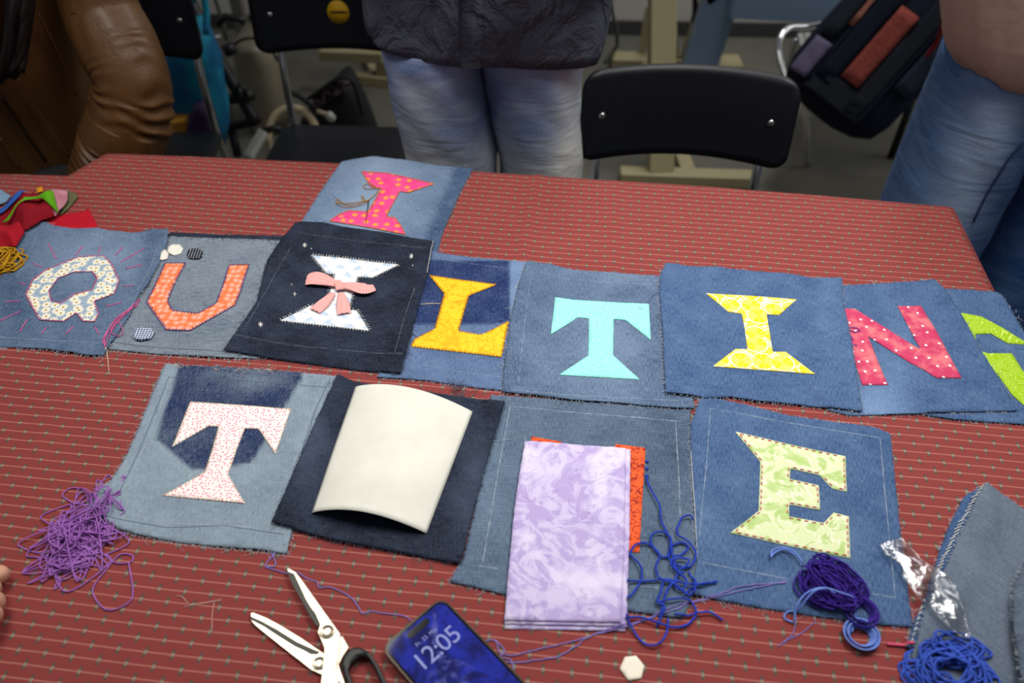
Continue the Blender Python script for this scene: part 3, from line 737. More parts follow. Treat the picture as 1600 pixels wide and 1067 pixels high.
sT, zT, fT = square(c8([(740, 107), (860, 115), (1000, 150), (1130, 162), (1270, 172), (1500, 183), (1620, 500), (1692, 942), (1600, 944), (1270, 916), (1000, 898), (800, 868), (597, 846), (612, 700), (650, 420), (690, 240)]), 'mid',
    'faded blue denim square with an aqua pin-dot T', 19,
    pxfn(lambda u, v: 0.27 + 0.26 * blob(u, v, 945, 560, 60, 80) + 0.16 * blob(u, v, 980, 425, 90, 18) + 0.1 * blob(u, v, 850, 560, 40, 60)), axis=c8([(740, 107), (1500, 183)]))
letter(sT, zT, fT, c8([(900, 308), (1000, 322), (1200, 335), (1432, 345), (1443, 551), (1300, 438), (1232, 432), (1229, 637), (1380, 774), (1150, 762), (920, 748), (1088, 637), (1092, 428), (1030, 422), (874, 519)]), m_teal(), label='aqua letter T with tiny pale dots')
for l in ([(800, 155), (950, 200), (1180, 220), (1480, 235)], [(765, 160), (730, 420), (690, 800)], [(650, 835), (1000, 870), (1600, 895)]): chalk(sT, c8(l), zT, 0.0009)
v, f = tubes([smoothpath(line_pts(c8(l), zT, 0.0009), 0.003) for l in ([(1492, 275), (1450, 300), (1430, 345)], [(1500, 390), (1478, 415), (1500, 440), (1480, 465), (1505, 480)], [(1372, 362), (1385, 375), (1408, 372)])], 0.0004, 5); mk('loose_thread', v, f, M_FRINGE_D, sT)

sY, zY, fY = square(cA([(160, 82), (215, 85), (300, 105), (500, 110), (540, 120), (900, 150), (1060, 178), (1248, 172), (1245, 300), (1272, 420), (1310, 620), (1368, 1008), (1170, 980), (930, 955), (700, 935), (560, 911), (400, 920), (155, 890), (148, 700), (135, 450), (118, 300), (122, 170)]), 'bright',
    'medium blue denim square with a lemon-slice print I', 20, pxfn(lambda u, v: 0.27 + 0.10 * blob(u, v, 1290, 480, 16, 120) - 0.04 * blob(u, v, 1160, 600, 80, 40)), axis=cA([(160, 82), (1248, 172)]), curl=0.003)
letter(sY, zY, fY, cA([(408, 270), (700, 288), (968, 308), (858, 405), (782, 400), (800, 510), (820, 632), (900, 633), (990, 700), (1082, 769), (760, 744), (450, 719), (520, 665), (590, 612), (663, 615), (648, 500), (628, 395), (545, 386)]), m_lemon(), label='yellow lemon-slice print letter I')

# --- lower row: pink T, the indigo square with paper, E
def riseT(X, Y): return 0.012 * np.exp(-dist(xy(cD([(20, 795), (90, 690)])), X, Y, False) / 0.02)
sP, zP, fP = square(cD([(398, 28), (500, 38), (750, 50), (1000, 65), (1295, 95), (1240, 400), (1060, 860), (1050, 910), (1025, 1016), (900, 996), (700, 980), (500, 960), (250, 917), (150, 890), (20, 797), (70, 720), (120, 660), (200, 500), (290, 280), (350, 130)]), 'pale',
    'pale washed denim square with a dark pocket mark and a pink-sprigged T', 21,
    lambda X, Y: 0.66 - 0.62 * softpoly(cD([(470, 20), (1112, 60), (1100, 110), (1015, 255), (905, 435), (842, 540), (740, 558), (600, 577), (530, 575), (345, 415), (400, 250), (440, 130)]), 0.0028)(X, Y)
      + 0.28 * pxfn(lambda u, v: blob(u, v, 390, 590, 60, 22) + 0.3 * blob(u, v, 270, 720, 60, 60))(X, Y) * 1.0 - 0.16 * softpoly(cD([(1070, 95), (1112, 95), (1105, 130), (1065, 130)]), 0.003)(X, Y),
    M_FRINGE, density=800, strays=0.05, hi=0.006, rise=riseT, axis=cD([(398, 28), (1295, 95)]))
M_YELT = thread_mat('yellow_thread', srgb(206, 184, 60))
pT, _, zz = letter(sP, zP, fP, cD([(525, 227), (800, 245), (1050, 265), (1010, 380), (968, 498), (880, 368), (810, 365), (765, 480), (722, 602), (765, 680), (811, 756), (600, 737), (378, 715), (490, 655), (600, 592), (640, 470), (672, 357), (620, 355), (430, 463), (480, 340)]), m_pink_sprig(), label='white letter T with pink sprigs')
stitch_run(sP, pT, zz, M_YELT, 0.0022, 0.0024, 0.0005, 0.0003)
for l in ([(410, 100), (350, 260), (170, 690), (100, 810)], [(410, 98), (700, 108), (1230, 150)], [(110, 835), (400, 880), (700, 870), (1010, 915)], [(1255, 105), (1180, 260), (1100, 500)]):
    v, f = tubes([line_pts(cD(l), zP, 0.0)], 0.0005, 4); mk('pressed_seam', v, f, hem, sP)
for l in ([(425, 90), (365, 270), (190, 690)], [(1225, 110), (1140, 320), (1060, 560)], [(130, 800), (400, 855), (1000, 890)]): chalk(sP, cD(l), zP, 0.0013)
for l in ([(520, 40), (400, 390), (520, 530), (600, 545), (760, 520), (830, 510), (900, 400), (1080, 110)],): stitch_run(sP, xy(cD(l)), zP, thread_mat('faded_blue_thread', srgb(110, 124, 158)), 0.0022, 0.0014, 0.0, 0.0003, 'pocket_stitching')
# cream ravelled threads along its far edge
paths = []
for k in range(26):
    u = random.uniform(265, 450); v0 = 566 + (u - 262) * 0.06 + random.uniform(0, 8); p = np.array(P(u, v0)[:2]); pth = [p]
    for j in range(4): p = p + np.array([random.uniform(-0.004, 0.005), random.uniform(-0.004, 0.004)]); pth.append(p)
    paths.append(smoothpath([(q[0], q[1], float(HS(*q)) + 0.0006) for q in pth], 0.0015))
v, f = tubes(paths, 0.00028, 4); mk('ravelled_threads', v, f, M_FRINGE_B, sP, kind='stuff')

sD, zD, fD = square(cE([(350, 58), (440, 90), (700, 128), (1000, 170), (1192, 195), (1130, 400), (1060, 640), (1010, 830), (990, 930), (968, 1007), (850, 986), (650, 946), (300, 881), (18, 800), (100, 620), (230, 320)]), 'dark',
    'dark indigo denim square lying under the curled white paper', 22,
    pxfn(lambda u, v: 0.16 + 0.36 * blob(u, v, 485, 690, 28, 70) + 0.24 * blob(u, v, 740, 740, 26, 60) + 0.2 * blob(u, v, 720, 800, 22, 40)), M_FRINGE_D, 0.0024, curl=0.002, density=480, strays=0.02, axis=cE([(350, 58), (1192, 195)]))
paths = []
for k in range(16):
    p = np.array(P(*cE([(random.uniform(920, 1010), random.uniform(120, 165))])[0])[:2]); pth = [p]
    for j in range(5): p = p + np.array([random.uniform(-0.006, 0.006), random.uniform(-0.002, 0.007)]); pth.append(p)
    paths.append(smoothpath([(q[0], q[1], float(HS(*q)) + 0.001 + 0.003 * random.random()) for q in pth], 0.0015))
v, f = tubes(paths, 0.0003, 4); mk('ravelled_threads', v, f, M_FRINGE_D, sD, kind='stuff')

sE, zE, fE = square(cG([(85, 42), (150, 38), (270, 60), (450, 100), (800, 150), (862, 176), (876, 330), (896, 530), (916, 680), (952, 962), (770, 946), (350, 886), (48, 830), (75, 700), (65, 480), (50, 250), (50, 140)]), 'bright',
    'blue denim square with a pale green floral E and pink dashed stitches', 23,
    pxfn(lambda u, v: 0.26 + 0.12 * blob(u, v, 1300, 860, 80, 40) + 0.12 * blob(u, v, 1090, 850, 40, 70) - 0.05 * blob(u, v, 1380, 760, 20, 120)), axis=cG([(85, 42), (862, 176)]), strays=0.03, curl=0.0015)
M_ROSE = thread_mat('rose_red_thread', srgb(214, 82, 112))
pE, _, zz = letter(sE, zE, fE, cG([(230, 169), (450, 219), (679, 268), (684, 414), (625, 401), (572, 346), (455, 320), (452, 362), (570, 388), (576, 489), (450, 465), (450, 513), (590, 541), (630, 499), (692, 515), (698, 684), (450, 634), (210, 580), (270, 535), (326, 490), (330, 390), (332, 291), (290, 240)]), m_green_floral(), label='pale green floral letter E')
stitch_run(sE, pE, zz, M_ROSE, 0.0042, 0.0042, 0.0022, 0.00055)
for l in ([(130, 74), (115, 300), (95, 480), (85, 600)], [(130, 74), (450, 130), (820, 192)], [(820, 192), (840, 430), (882, 843)], [(882, 843), (760, 822), (655, 800)], [(95, 700), (260, 730), (450, 768)]): chalk(sE, cG(l), zE, 0.0014)
v, f = tubes([line_pts(cG([(50, 250), (65, 480), (76, 690)]), zE, -0.0002)], 0.00035, 4); mk('white_selvedge', v, f, WHITE_T, sE)

# ---------------------------------------------------------------- things lying on the squares and the cloth
def thread_path(px, r=0.0006, extra=0.0, step=0.002, cf=None, wob=0.0):
    pts = xy(cf(px) if cf else px); path = smoothpath([(p[0], p[1]) for p in pts], step); out = []
    for i, p in enumerate(path):
        w = wob * mnoise.noise(Vector((p[0] * 160, p[1] * 160, 3.1))); e = extra(i / max(1, len(path) - 1)) if callable(extra) else extra
        out.append((p[0] + w, p[1] - w, float(HS(*p)) + r + e))
    return out
def tangle(cx, cy, rx, ry, n, hmax, seed, tilt=0.0, aniso=0.0, base=None, step=0.003, loops=False):
    """One long thread heaped loosely inside an ellipse (metres) on the table."""
    rs = random.Random(seed); pts = []; a = rs.uniform(0, 6.28); rr = 0.5
    ct, st = math.cos(tilt), math.sin(tilt)
    for i in range(n):
        if loops: a += rs.uniform(0.5, 1.6) * (1 if (i // 9) % 2 else -1); rr = rs.uniform(0.12, 1.0) ** 0.7
        else: a += rs.uniform(0.4, 5.2); rr = min(1.15, abs(rs.gauss(0.0, 0.52)) + 0.12)
        x = rx * rr * math.cos(a); y = ry * rr * math.sin(a) * (1 - aniso * rs.random())
        X, Y = cx + x * ct - y * st, cy + x * st + y * ct
        b_ = float(HS(X, Y)) if base is None else base
        pts.append((X, Y, b_ + 0.001 + hmax * rs.random() * max(0.1, 1 - rr * rr)))
    return smoothpath(pts, step)

def poly_thing(name, px, mat, thick, label, cat, group=None, z=TZ + 0.004, amp=0.0004, curl=0.0005, seed=1, rise=None, res=0.004, frame=None, parent=None, jit=0.0):
    p = xy(px, z); zf = drape(p, thick, seed, amp, curl, rise); a = np.array(p[0]); c = np.array(p[1]); e = (c - a) / np.linalg.norm(c - a)
    if parent is not None: return slab(name, p, res, zf, thick, mat, parent, frame=(tuple(a), tuple(e)), jit=jit), zf
    return slab(name, p, res, zf, thick, mat, frame=(tuple(a), tuple(e)), label=label, cat=cat, group=group, jit=jit), zf

M_PAPER = plain('white_paper', srgb(222, 218, 206), 0.8, 0.2, 0, 0.04, 80)
poly_thing('paper_hexagon', c6([(742, 494), (750, 462), (766, 448), (783, 462), (776, 488), (752, 497)]), M_PAPER, 0.0004, 'small white paper hexagon half tucked under the Q square', 'paper hexagon', 'white paper hexagons', seed=3)
poly_thing('paper_hexagon', c6([(778, 462), (782, 437), (800, 422), (832, 420), (849, 440), (838, 462), (806, 473)]), M_PAPER, 0.0004, 'white paper hexagon at the top corner of the U square', 'paper hexagon', 'white paper hexagons', seed=4)
hexc = crop(740, 870, 3.478)
poly_thing('paper_hexagon', hexc([(795, 603), (823, 540), (884, 533), (929, 588), (912, 655), (842, 667)]), plain('cream_card', srgb(238, 228, 208), 0.8, 0.2, 0, 0.03, 80), 0.0012, 'cream card hexagon lying alone on the red cloth', 'paper hexagon', 'white paper hexagons', seed=5)
b = MB('black_white_dotted_cotton'); dx, dy, r, a, col = local_cells(b, 0.0042, 0.05); M_DOT = b.done(b.mix(b.step(r, 0.24, 0.16), srgb(24, 26, 36), srgb(205, 208, 214)), 0.85)
b = MB('navy_white_plaid_cotton'); u, w, _ = b.sep(b.uv())
k = b.step(((u / 0.004).fract() - 0.5).abs(), 0.14, 0.2) * b.step(((w / 0.004 + b.noise(b.uv(), 60.0)).fract() - 0.5).abs(), 0.1, 0.2)
M_PLAID = b.done(b.mix(k, srgb(196, 204, 220), srgb(34, 44, 84)), 0.85)
poly_thing('fabric_patch', c6([(865, 470), (872, 450), (890, 441), (920, 441), (938, 452), (940, 472), (925, 487), (895, 490), (873, 485)]), M_DOT, 0.0016, 'small round black patch with white dots above the orange U', 'fabric patch', 'tiny covered patches on the U square', seed=6, amp=0.001)
poly_thing('fabric_patch', c6([(614, 848), (628, 815), (655, 806), (700, 810), (716, 832), (700, 858), (660, 868), (630, 865)]), M_PLAID, 0.0022, 'small navy and white plaid hexagon patch below the orange U', 'fabric patch', 'tiny covered patches on the U square', seed=7, amp=0.002)

# curled sheet of paper over the indigo square: an arch between its two long edges
def paper_sheet():
    L0, L1, R0, R1 = [np.array(P(*q, TZ + 0.006)) for q in cE([(436, 112), (215, 746), (1030, 236), (796, 849)])]
    ns, nt = 40, 30; vv, ff = [], []
    for j in range(nt + 1):
        t = j / nt; a = L0 + (L1 - L0) * t; c = R0 + (R1 - R0) * t
        for i in range(ns + 1):
            s = i / ns
            s2 = s ** 1.0
            p = a + (c - a) * s2; arch = math.sin(math.pi * min(1, s ** 0.92)) ** 0.85 * (0.020 + 0.002 * math.cos(t * 5))
            arch += 0.008 * s ** 3 * (1 - s) * 4 * math.exp(-((t - 0.62) / 0.3) ** 2) + 0.004 * math.sin(math.pi * s) * math.exp(-((t - 0.75) / 0.15) ** 2)
            z = max(float(zD(p[0], p[1])) + 0.0012, TZ + 0.0048) + arch
            vv.append((p[0], p[1], z))
        if j:
            for i in range(ns): k = (j - 1) * (ns + 1) + i; ff.append((k, k + ns + 1, k + ns + 2, k + 1))
    b = MB('matte_baking_paper'); n = b.noise(b.obj(), 28.0, 5.0, 0.6); b.bump(n, 0.002, 0.25)
    m = b.done(b.mix(n, srgb(204, 202, 190), srgb(228, 226, 214)), 0.7, 0.3)
    o = mk('paper_sheet', vv, ff, m, label='curled sheet of off-white paper arching over the indigo square', cat='paper sheet')
    md = o.modifiers.new('thick', 'SOLIDIFY'); md.thickness = 0.0003
paper_sheet()

# folded lilac cloth: stacked layers
M_LIL = m_lilac(); lp = [(320, 207), (540, 226), (742, 243), (738, 600), (726, 966), (480, 960), (234, 955), (250, 780), (275, 500), (298, 340)]
lil = empty('folded_fabric', (*xy(cF([(490, 600)]))[0], TZ), 'folded lilac batik cloth lying over the orange M', 'folded fabric')
def lay(dx0, dy0, dx1, dy1, seed):
    q = []
    for x, y in lp:
        s = sstep(np.array(x), 500, 720); t = sstep(np.array(y), 700, 950); q.append((x + dx0 * float(s) + 2, y + dy1 * float(t)))
    return poly_thing('fabric_layer', cF(q), M_LIL, 0.0010, None, None, seed=seed, amp=0.0006, curl=0.0004, z=TZ + 0.008, parent=lil, jit=0.0004)
lay(14, 0, 0, 26, 31); lay(17, 0, 0, 10, 32)
poly_thing('fabric_layer', cF([(322, 205), (540, 224), (740, 240), (734, 600), (722, 962), (480, 956), (234, 950), (250, 780), (275, 500), (298, 340)]), M_LIL, 0.0011, None, None, seed=34, amp=0.0012, curl=0.0004, z=TZ + 0.009, parent=lil, jit=0.0004)
v, f = tubes([thread_path([(190, 212), (250, 205), (300, 192), (320, 190), (318, 225)], 0.0003, 0.0002, cf=cF)], 0.0003, 4); mk('loose_thread', v, f, thread_mat('pale_aqua_thread', srgb(150, 190, 190)), label='pale aqua thread end beside the folded lilac cloth', cat='thread')

# right edge: folded denim pieces, lower strip first
M_SEAMW = thread_mat('white_overlock_thread', srgb(214, 210, 200))
DEN['fold'] = denim('greyed_back_denim', srgb(62, 72, 88), srgb(124, 136, 150), 0.9, 0.9)
def denim_piece(px, den, thick, seed, label, fade_or_lit, rise=None, z=TZ + 0.008):
    p = xy(px, z); zf = drape(p, thick, seed, 0.002, 0.002, rise); a, c = np.array(p[0]), np.array(p[1]); e = (c - a) / np.linalg.norm(c - a); ctr = np.mean(np.array(p), 0)
    root = empty('folded_denim', (ctr[0], ctr[1], TZ), label, 'folded denim', 'denim pieces heaped at the table corner')
    slab('denim_layer', p, 0.006, zf, thick, DEN[den], root, frame=(tuple(a), tuple(e)), attrs={'fade_or_lit': fade_or_lit}, jit=0.0006)
    fringe(root, p, M_FRINGE, 420, zf=zf); return root, zf
r1, z1 = denim_piece(cH([(650, 55), (625, 68), (545, 115), (520, 160), (470, 265), (425, 380), (388, 490), (330, 690), (300, 720), (262, 850), (255, 880), (290, 880), (420, 800), (600, 500), (700, 200)]), 'bright', 0.0050, 41, 'dark blue denim strip with white overlocked seam showing under the grey denim', cst(0.18))
pth = []
for i in range(26):
    t = i / 25; x = 640 - 235 * t ** 0.9 + random.uniform(-5, 5); y = 75 + 440 * t; p0 = cH([(x + 2, y - 8)])[0]; p1 = cH([(x - 20 - random.uniform(0, 14), y + 9)])[0]
    pth.append([(q[0], q[1], float(z1(*q)) + 0.0008) for q in xy([p0, p1])])
for i in range(7):
    t = i / 6; x = 324 - 45 * t; y = 700 + 160 * t; pth.append([(q[0], q[1], float(z1(*q)) + 0.0008) for q in xy(cH([(x - 4, y - 9), (x - 16, y + 6)]))])
v, f = tubes(pth, 0.0005, 4); mk('overlock_seam', v, f, M_SEAMW, r1, kind='stuff')
r2, z2 = denim_piece(cH([(655, 40), (735, 92), (850, 172), (960, 230), (1050, 600), (960, 1200), (700, 1350), (330, 1250), (300, 950), (275, 930), (300, 850), (330, 720), (430, 512), (520, 320), (605, 125)]), 'fold', 0.0030, 42, 'large grey denim piece folded wrong side out under the blue yarn', pxfn(lambda u, v: 0.42 + 0.1 * blob(u, v, 1500, 900, 60, 90)))
r3, z3b = denim_piece(cH([(820, 480), (850, 470), (990, 400), (1200, 700), (1150, 1250), (800, 1280), (795, 1067), (790, 950), (765, 820), (768, 620)]), 'fold', 0.0030, 43, 'second grey denim piece bulging at the edge beside the dark gap', cst(0.34), rise=lambda X, Y: 0.03 * sstep(dist(xy(cH([(800, 480), (768, 620), (765, 820), (795, 1067)])), X, Y, False), -0.02, 0.03))
# clear plastic sleeve lying across them
b = MB('clear_plastic_film'); n = b.noise(b.uv(), 55.0, 3.0, 0.5, 1.0); b.bump(n, 0.004, 0.7)
b.done((1, 1, 1, 1), 0.08, 0.5); gl = b.n('ShaderNodeBsdfGlossy'); gl.inputs['Roughness'].default_value = 0.16; tr = b.n('ShaderNodeBsdfTransparent'); tr.inputs[0].default_value = (0.95, 0.95, 0.96, 1)
bn = [q for q in b.t.nodes if q.type == 'BUMP'][0]; b.t.links.new(bn.outputs[0], gl.inputs['Normal'])
fr = b.n('ShaderNodeFresnel'); fr.inputs[0].default_value = 1.5; b.t.links.new(bn.outputs[0], fr.inputs['Normal']); mx = b.n('ShaderNodeMixShader')
b.put(mx.inputs[0], V(b, fr.outputs[0]) * 0.25 + 0.16); b.t.links.new(tr.outputs[0], mx.inputs[1]); b.t.links.new(gl.outputs[0], mx.inputs[2]); b.t.links.new(mx.outputs[0], b.out.inputs[0]); M_FILM = b.m
def film_rise(X, Y):
    w = waves(77, 150, 5)(X, Y); w2 = waves(78, 320, 5)(X, Y)
    a, c = xy(cH([(230, 480), (520, 830)])); d = dist([a, c], X, Y, False)
    return 0.002 + (0.006 * w + 0.003 * w2) * np.exp(-(d / 0.035) ** 2) + 0.003 * np.exp(-(d / 0.02) ** 2)
fp = cH([(104, 356), (228, 318), (322, 432), (400, 500), (485, 600), (520, 720), (562, 862), (500, 850), (430, 790), (380, 742), (300, 640), (214, 515), (215, 480), (150, 425)])
pf = xy(fp, TZ + 0.008); zf_ = drape(pf, 0.0002, 60, 0.001, 0.001, film_rise, update=False); e_ = np.array(pf[1]) - np.array(pf[0]); e_ /= np.linalg.norm(e_)
slab('plastic_sleeve', pf, 0.003, zf_, 0.0002, M_FILM, frame=(pf[0], tuple(e_)), label='crumpled clear plastic sleeve glinting between the E square and folded denim', cat='plastic sleeve')
v, f = tubes([thread_path([(1386, 1005.5), (1424, 1008.5)], 0.0017)], 0.0017, 10); mk('chalk_pencil', v, f, plain('pink_wax', srgb(206, 74, 104), 0.5), label='thin pink marking stick poking out beside the folded denim', cat='marking stick')

# ---------------------------------------------------------------- yarn and thread
def yarn(name, paths, r, mat, label, sides=6, group='embroidery threads on the table', cat='thread'):
    v, f = tubes(paths, r, sides); return mk(name, v, f, mat, label=label, cat=cat, group=group)
M_PUR = thread_mat('purple_yarn', srgb(132, 70, 156), srgb(178, 120, 196))
cP = crop(0, 560, 2.667)
def heap(px_list):
    return [P(*q)[:2] for q in px_list]
c0 = P(118, 835)[:2]; c1 = P(150, 800)[:2]; c2 = P(105, 880)[:2]
pp = [tangle(*c0, 0.056, 0.054, 120, 0.014, 1), tangle(*c1, 0.036, 0.046, 60, 0.012, 2), tangle(*c2, 0.040, 0.030, 50, 0.007, 3), tangle(*P(165, 838)[:2], 0.028, 0.028, 50, 0.008, 4)]
pp += [thread_path(l, 0.0010, 0.0004, cf=cP) for l in ([(380, 760), (470, 845), (545, 845), (550, 820), (510, 812), (480, 830), (440, 880), (385, 960), (420, 1030), (470, 1045), (540, 1010), (552, 960), (535, 850)],
     [(330, 720), (240, 760), (170, 760), (110, 815), (140, 825), (240, 830), (310, 800)], [(300, 720), (215, 690), (240, 760), (280, 800)], [(420, 580), (400, 530), (405, 505), (418, 520), (400, 580)],
     [(300, 600), (260, 570), (290, 540), (340, 545), (370, 590), (390, 640)], [(300, 860), (230, 880), (250, 930), (225, 960), (245, 920), (310, 880)])]
yarn('purple_yarn', pp, 0.0008, M_PUR, 'tangled heap of purple thread on the red cloth by the pink-sprigged T', 5)

yb = [thread_path(l, 0.0012, lambda t, k=k: 0.0015 + 0.0025 * (0.5 + 0.5 * math.sin(t * 9 + k)), cf=cF, wob=0.0006) for k, l in enumerate((
    [(828, 357), (832, 395), (880, 490), (885, 545), (925, 630), (930, 680), (900, 700), (870, 680), (845, 640), (850, 608), (890, 598), (925, 625), (925, 665), (940, 720)],
    [(1018, 550), (1008, 532), (980, 535), (958, 570), (955, 610), (1000, 640), (1030, 690), (1005, 742), (960, 735), (918, 700), (930, 655), (975, 640), (1000, 660), (970, 690), (935, 700), (950, 750), (985, 745), (1000, 715), (950, 710), (925, 730), (960, 770), (990, 800), (975, 840), (945, 820), (955, 770), (985, 765)],
    [(755, 700), (770, 660), (810, 640), (850, 655), (880, 690), (865, 740), (880, 790), (940, 815), (1000, 860), (1030, 820), (1000, 760)],
    [(745, 800), (830, 798), (900, 795), (985, 812), (1040, 818), (1120, 800)], [(1120, 802), (1060, 815), (1010, 835), (985, 862)],
    [(760, 690), (800, 740), (805, 790), (770, 850), (745, 875)], [(895, 795), (885, 850), (868, 890), (900, 910), (880, 960), (870, 985), (885, 940), (900, 870), (925, 820), (960, 800)],
    [(870, 890), (960, 875), (1010, 885), (1035, 930), (1000, 975), (940, 990), (880, 975), (800, 950), (742, 950)],
    [(742, 945), (770, 1000), (810, 1050), (850, 1066), (890, 1050), (912, 1000), (915, 950)], [(940, 940), (1000, 938), (1060, 928), (1100, 930), (1145, 958)]))]
yarn('blue_yarn', yb, 0.0012, M_RBLUE, 'loose royal blue yarn curling beside the folded lilac cloth')

M_VAR = thread_mat('lilac_blue_variegated_thread', srgb(104, 122, 190), srgb(150, 110, 176))
lt = [thread_path(l, 0.0007, 0.0002, wob=0.0008) for l in (
    [(430, 862), (415, 880), (414, 884), (432, 890), (450, 895), (464, 893), (480, 903), (495, 908), (498, 917), (516, 916), (545, 930), (558, 945), (566, 958), (578, 954), (600, 957), (630, 961), (644, 970)],
    [(742, 984), (752, 996), (757, 1001), (768, 999), (776, 1003), (780, 1018), (790, 1022), (805, 1023), (830, 1016), (870, 1007), (915, 996), (935, 988), (985, 974), (1010, 966), (1060, 951), (1075, 942), (1120, 933), (1150, 925), (1228, 909)],
    [(783, 1046), (792, 1032), (800, 1035), (850, 1029), (872, 1025), (900, 1008), (925, 992), (960, 984), (990, 975), (1060, 945), (1120, 930), (1160, 916), (1228, 911)],
    [(775, 1000), (788, 1015), (782, 1026), (798, 1030), (803, 1050)], [(424, 862), (430, 882), (414, 884)])]
yarn('variegated_thread', lt, 0.0007, M_VAR, 'long lilac and blue thread trailing past the scissors and phone to the violet skein', 5)

M_VIO = thread_mat('violet_yarn', srgb(36, 14, 104), srgb(66, 36, 150)); M_SKY = thread_mat('sky_blue_yarn', srgb(86, 114, 196), srgb(122, 150, 220))
sk = empty('yarn_skein', (*P(1290, 925)[:2], TZ), 'dark violet yarn skein with pale blue strands below the green E', 'yarn', 'embroidery threads on the table')
a = np.array(P(1258, 885)[:2]); c = np.array(P(1345, 960)[:2]); d = c - a; L = np.linalg.norm(d); tl = math.atan2(d[1], d[0]); vp = []
for k in range(46):
    pts = []; off = random.uniform(-0.022, 0.022); l0 = random.uniform(-0.02, 0.25) * L; l1 = random.uniform(0.6, 0.95) * L; wd = random.uniform(0.006, 0.016)
    for q in range(9):
        an = 2 * math.pi * q / 8; s = l0 + (l1 - l0) * (0.5 - 0.5 * math.cos(an)); w_ = off + wd * math.sin(an)
        x = a[0] + math.cos(tl) * s - math.sin(tl) * w_; y = a[1] + math.sin(tl) * s + math.cos(tl) * w_
        pts.append((x, y, float(HS(x, y)) + 0.002 + 0.018 * random.random() * max(0.15, 1 - (off / 0.026) ** 2)))
    vp.append(smoothpath(pts, 0.003))
for k in range(7):
    cc = np.array(P(1343, 960)[:2]); rr = 0.010 + 0.0012 * k; vp.append(smoothpath([(cc[0] + rr * math.cos(t), cc[1] + rr * math.sin(t), float(HS(*cc)) + 0.002 + 0.0025 * (k % 4)) for t in np.linspace(0, 6.5, 14)], 0.003))
v, f = tubes(vp, 0.0010, 5); mk('violet_strands', v, f, M_VIO, sk)
vp = [thread_path(l, 0.0010, 0.004, cf=cG) for l in ([(372, 688), (380, 660), (420, 648), (465, 665), (500, 710)], [(370, 690), (390, 668), (430, 655), (470, 680)])]
vp += [thread_path(l, 0.0010, lambda t: 0.003 + 0.016 * math.sin(math.pi * min(1, t * 1.1)), cf=cG) for l in ([(470, 945), (470, 900), (500, 860), (560, 842), (640, 858), (700, 875), (712, 930), (705, 985)], [(480, 905), (540, 850), (620, 850), (690, 880)])]
for k in range(8):
    cc = np.array(P(1344, 994)[:2]); rr = 0.0105 + 0.0010 * k; vp.append(smoothpath([(cc[0] + rr * math.cos(t + k), cc[1] + rr * 0.95 * math.sin(t + k), float(HS(*cc)) + 0.002 + 0.0018 * (k % 4)) for t in np.linspace(0, 6.6, 14)], 0.003))
vp.append(thread_path([(470, 945), (430, 925), (445, 900), (480, 905)], 0.001, 0.001, cf=cG))
v, f = tubes(vp, 0.0010, 5); mk('pale_blue_strands', v, f, M_SKY, sk, label='pale blue strands', kind='stuff')
vp = [thread_path(l, 0.0005, 0.0003, cf=cG) for l in ([(480, 905), (470, 980), (440, 1010), (405, 1040)], [(560, 935), (500, 985), (440, 1015), (430, 1030)])]
v, f = tubes(vp, 0.0005, 4); mk('thread_ends', v, f, M_VAR, sk)

M_BLU2 = thread_mat('cobalt_yarn', srgb(34, 62, 158), srgb(66, 98, 200))
yarn('cobalt_yarn', [tangle(*P(1482, 1052)[:2], 0.046, 0.032, 120, 0.018, 21, step=0.003, loops=True), tangle(*P(1500, 1020)[:2], 0.030, 0.020, 26, 0.012, 22, loops=True), thread_path([(1455, 998), (1450, 1015), (1470, 1030), (1500, 1020), (1515, 1010), (1540, 1030)], 0.0018, 0.006), thread_path([(1460, 1005), (1452, 1000), (1462, 995), (1490, 1005), (1520, 1020)], 0.0018, 0.006), thread_path([(1440, 1040), (1420, 1042), (1408, 1055), (1418, 1070)], 0.0016, 0.001)], 0.0012, M_BLU2, 'heap of cobalt blue yarn on the grey folded denim')
M_YEL = thread_mat('mustard_yarn', srgb(150, 100, 8), srgb(208, 160, 24))
yarn('mustard_yarn', [tangle(*P(-8, 412)[:2], 0.050, 0.045, 130, 0.022, 23, step=0.004, loops=True)], 0.0014, M_YEL, 'mustard yellow yarn heaped beside the Q square')
# needle and pink thread hanging from the Q square
nd = empty('threaded_needle', (*P(166, 545)[:2], TZ), 'gold needle with pink thread hanging off the Q square', 'needle')
q0 = thread_path([(166.5, 546), (170.5, 585)], 0.0008, 0.0006); v, f = tubes([q0], list(np.linspace(0.0009, 0.00035, len(q0))), 6); mk('needle', v, f, plain('gilt_steel', srgb(226, 200, 160), 0.3, 0.5, 0.25, 0.03), nd)
vp = [thread_path(l, 0.0006, 0.0008, cf=c6) for l in ([(492, 905), (485, 880), (500, 830), (540, 770), (600, 730), (650, 680)], [(494, 905), (480, 870), (505, 820), (560, 760), (610, 730), (640, 690)], [(492, 905), (490, 860), (520, 815), (545, 790), (565, 805), (568, 840), (535, 850), (520, 825), (560, 770), (640, 700)], [(492, 900), (510, 850), (550, 790), (600, 740), (648, 672)])]
v, f = tubes(vp, 0.0006, 5); mk('pink_thread', v, f, M_PINKT, nd)
nd = empty('threaded_needle', (*P(572, 330)[:2], TZ), 'dark needle with coiled brown thread on the magenta I', 'needle')
q0 = thread_path(c7([(681, 240), (668, 345)]), 0.0008, 0.0012); v, f = tubes([q0], list(np.linspace(0.0009, 0.0004, len(q0))), 6); mk('needle', v, f, plain('dark_steel', srgb(110, 84, 60), 0.35, 0.5, 1.0, 0.05), nd)
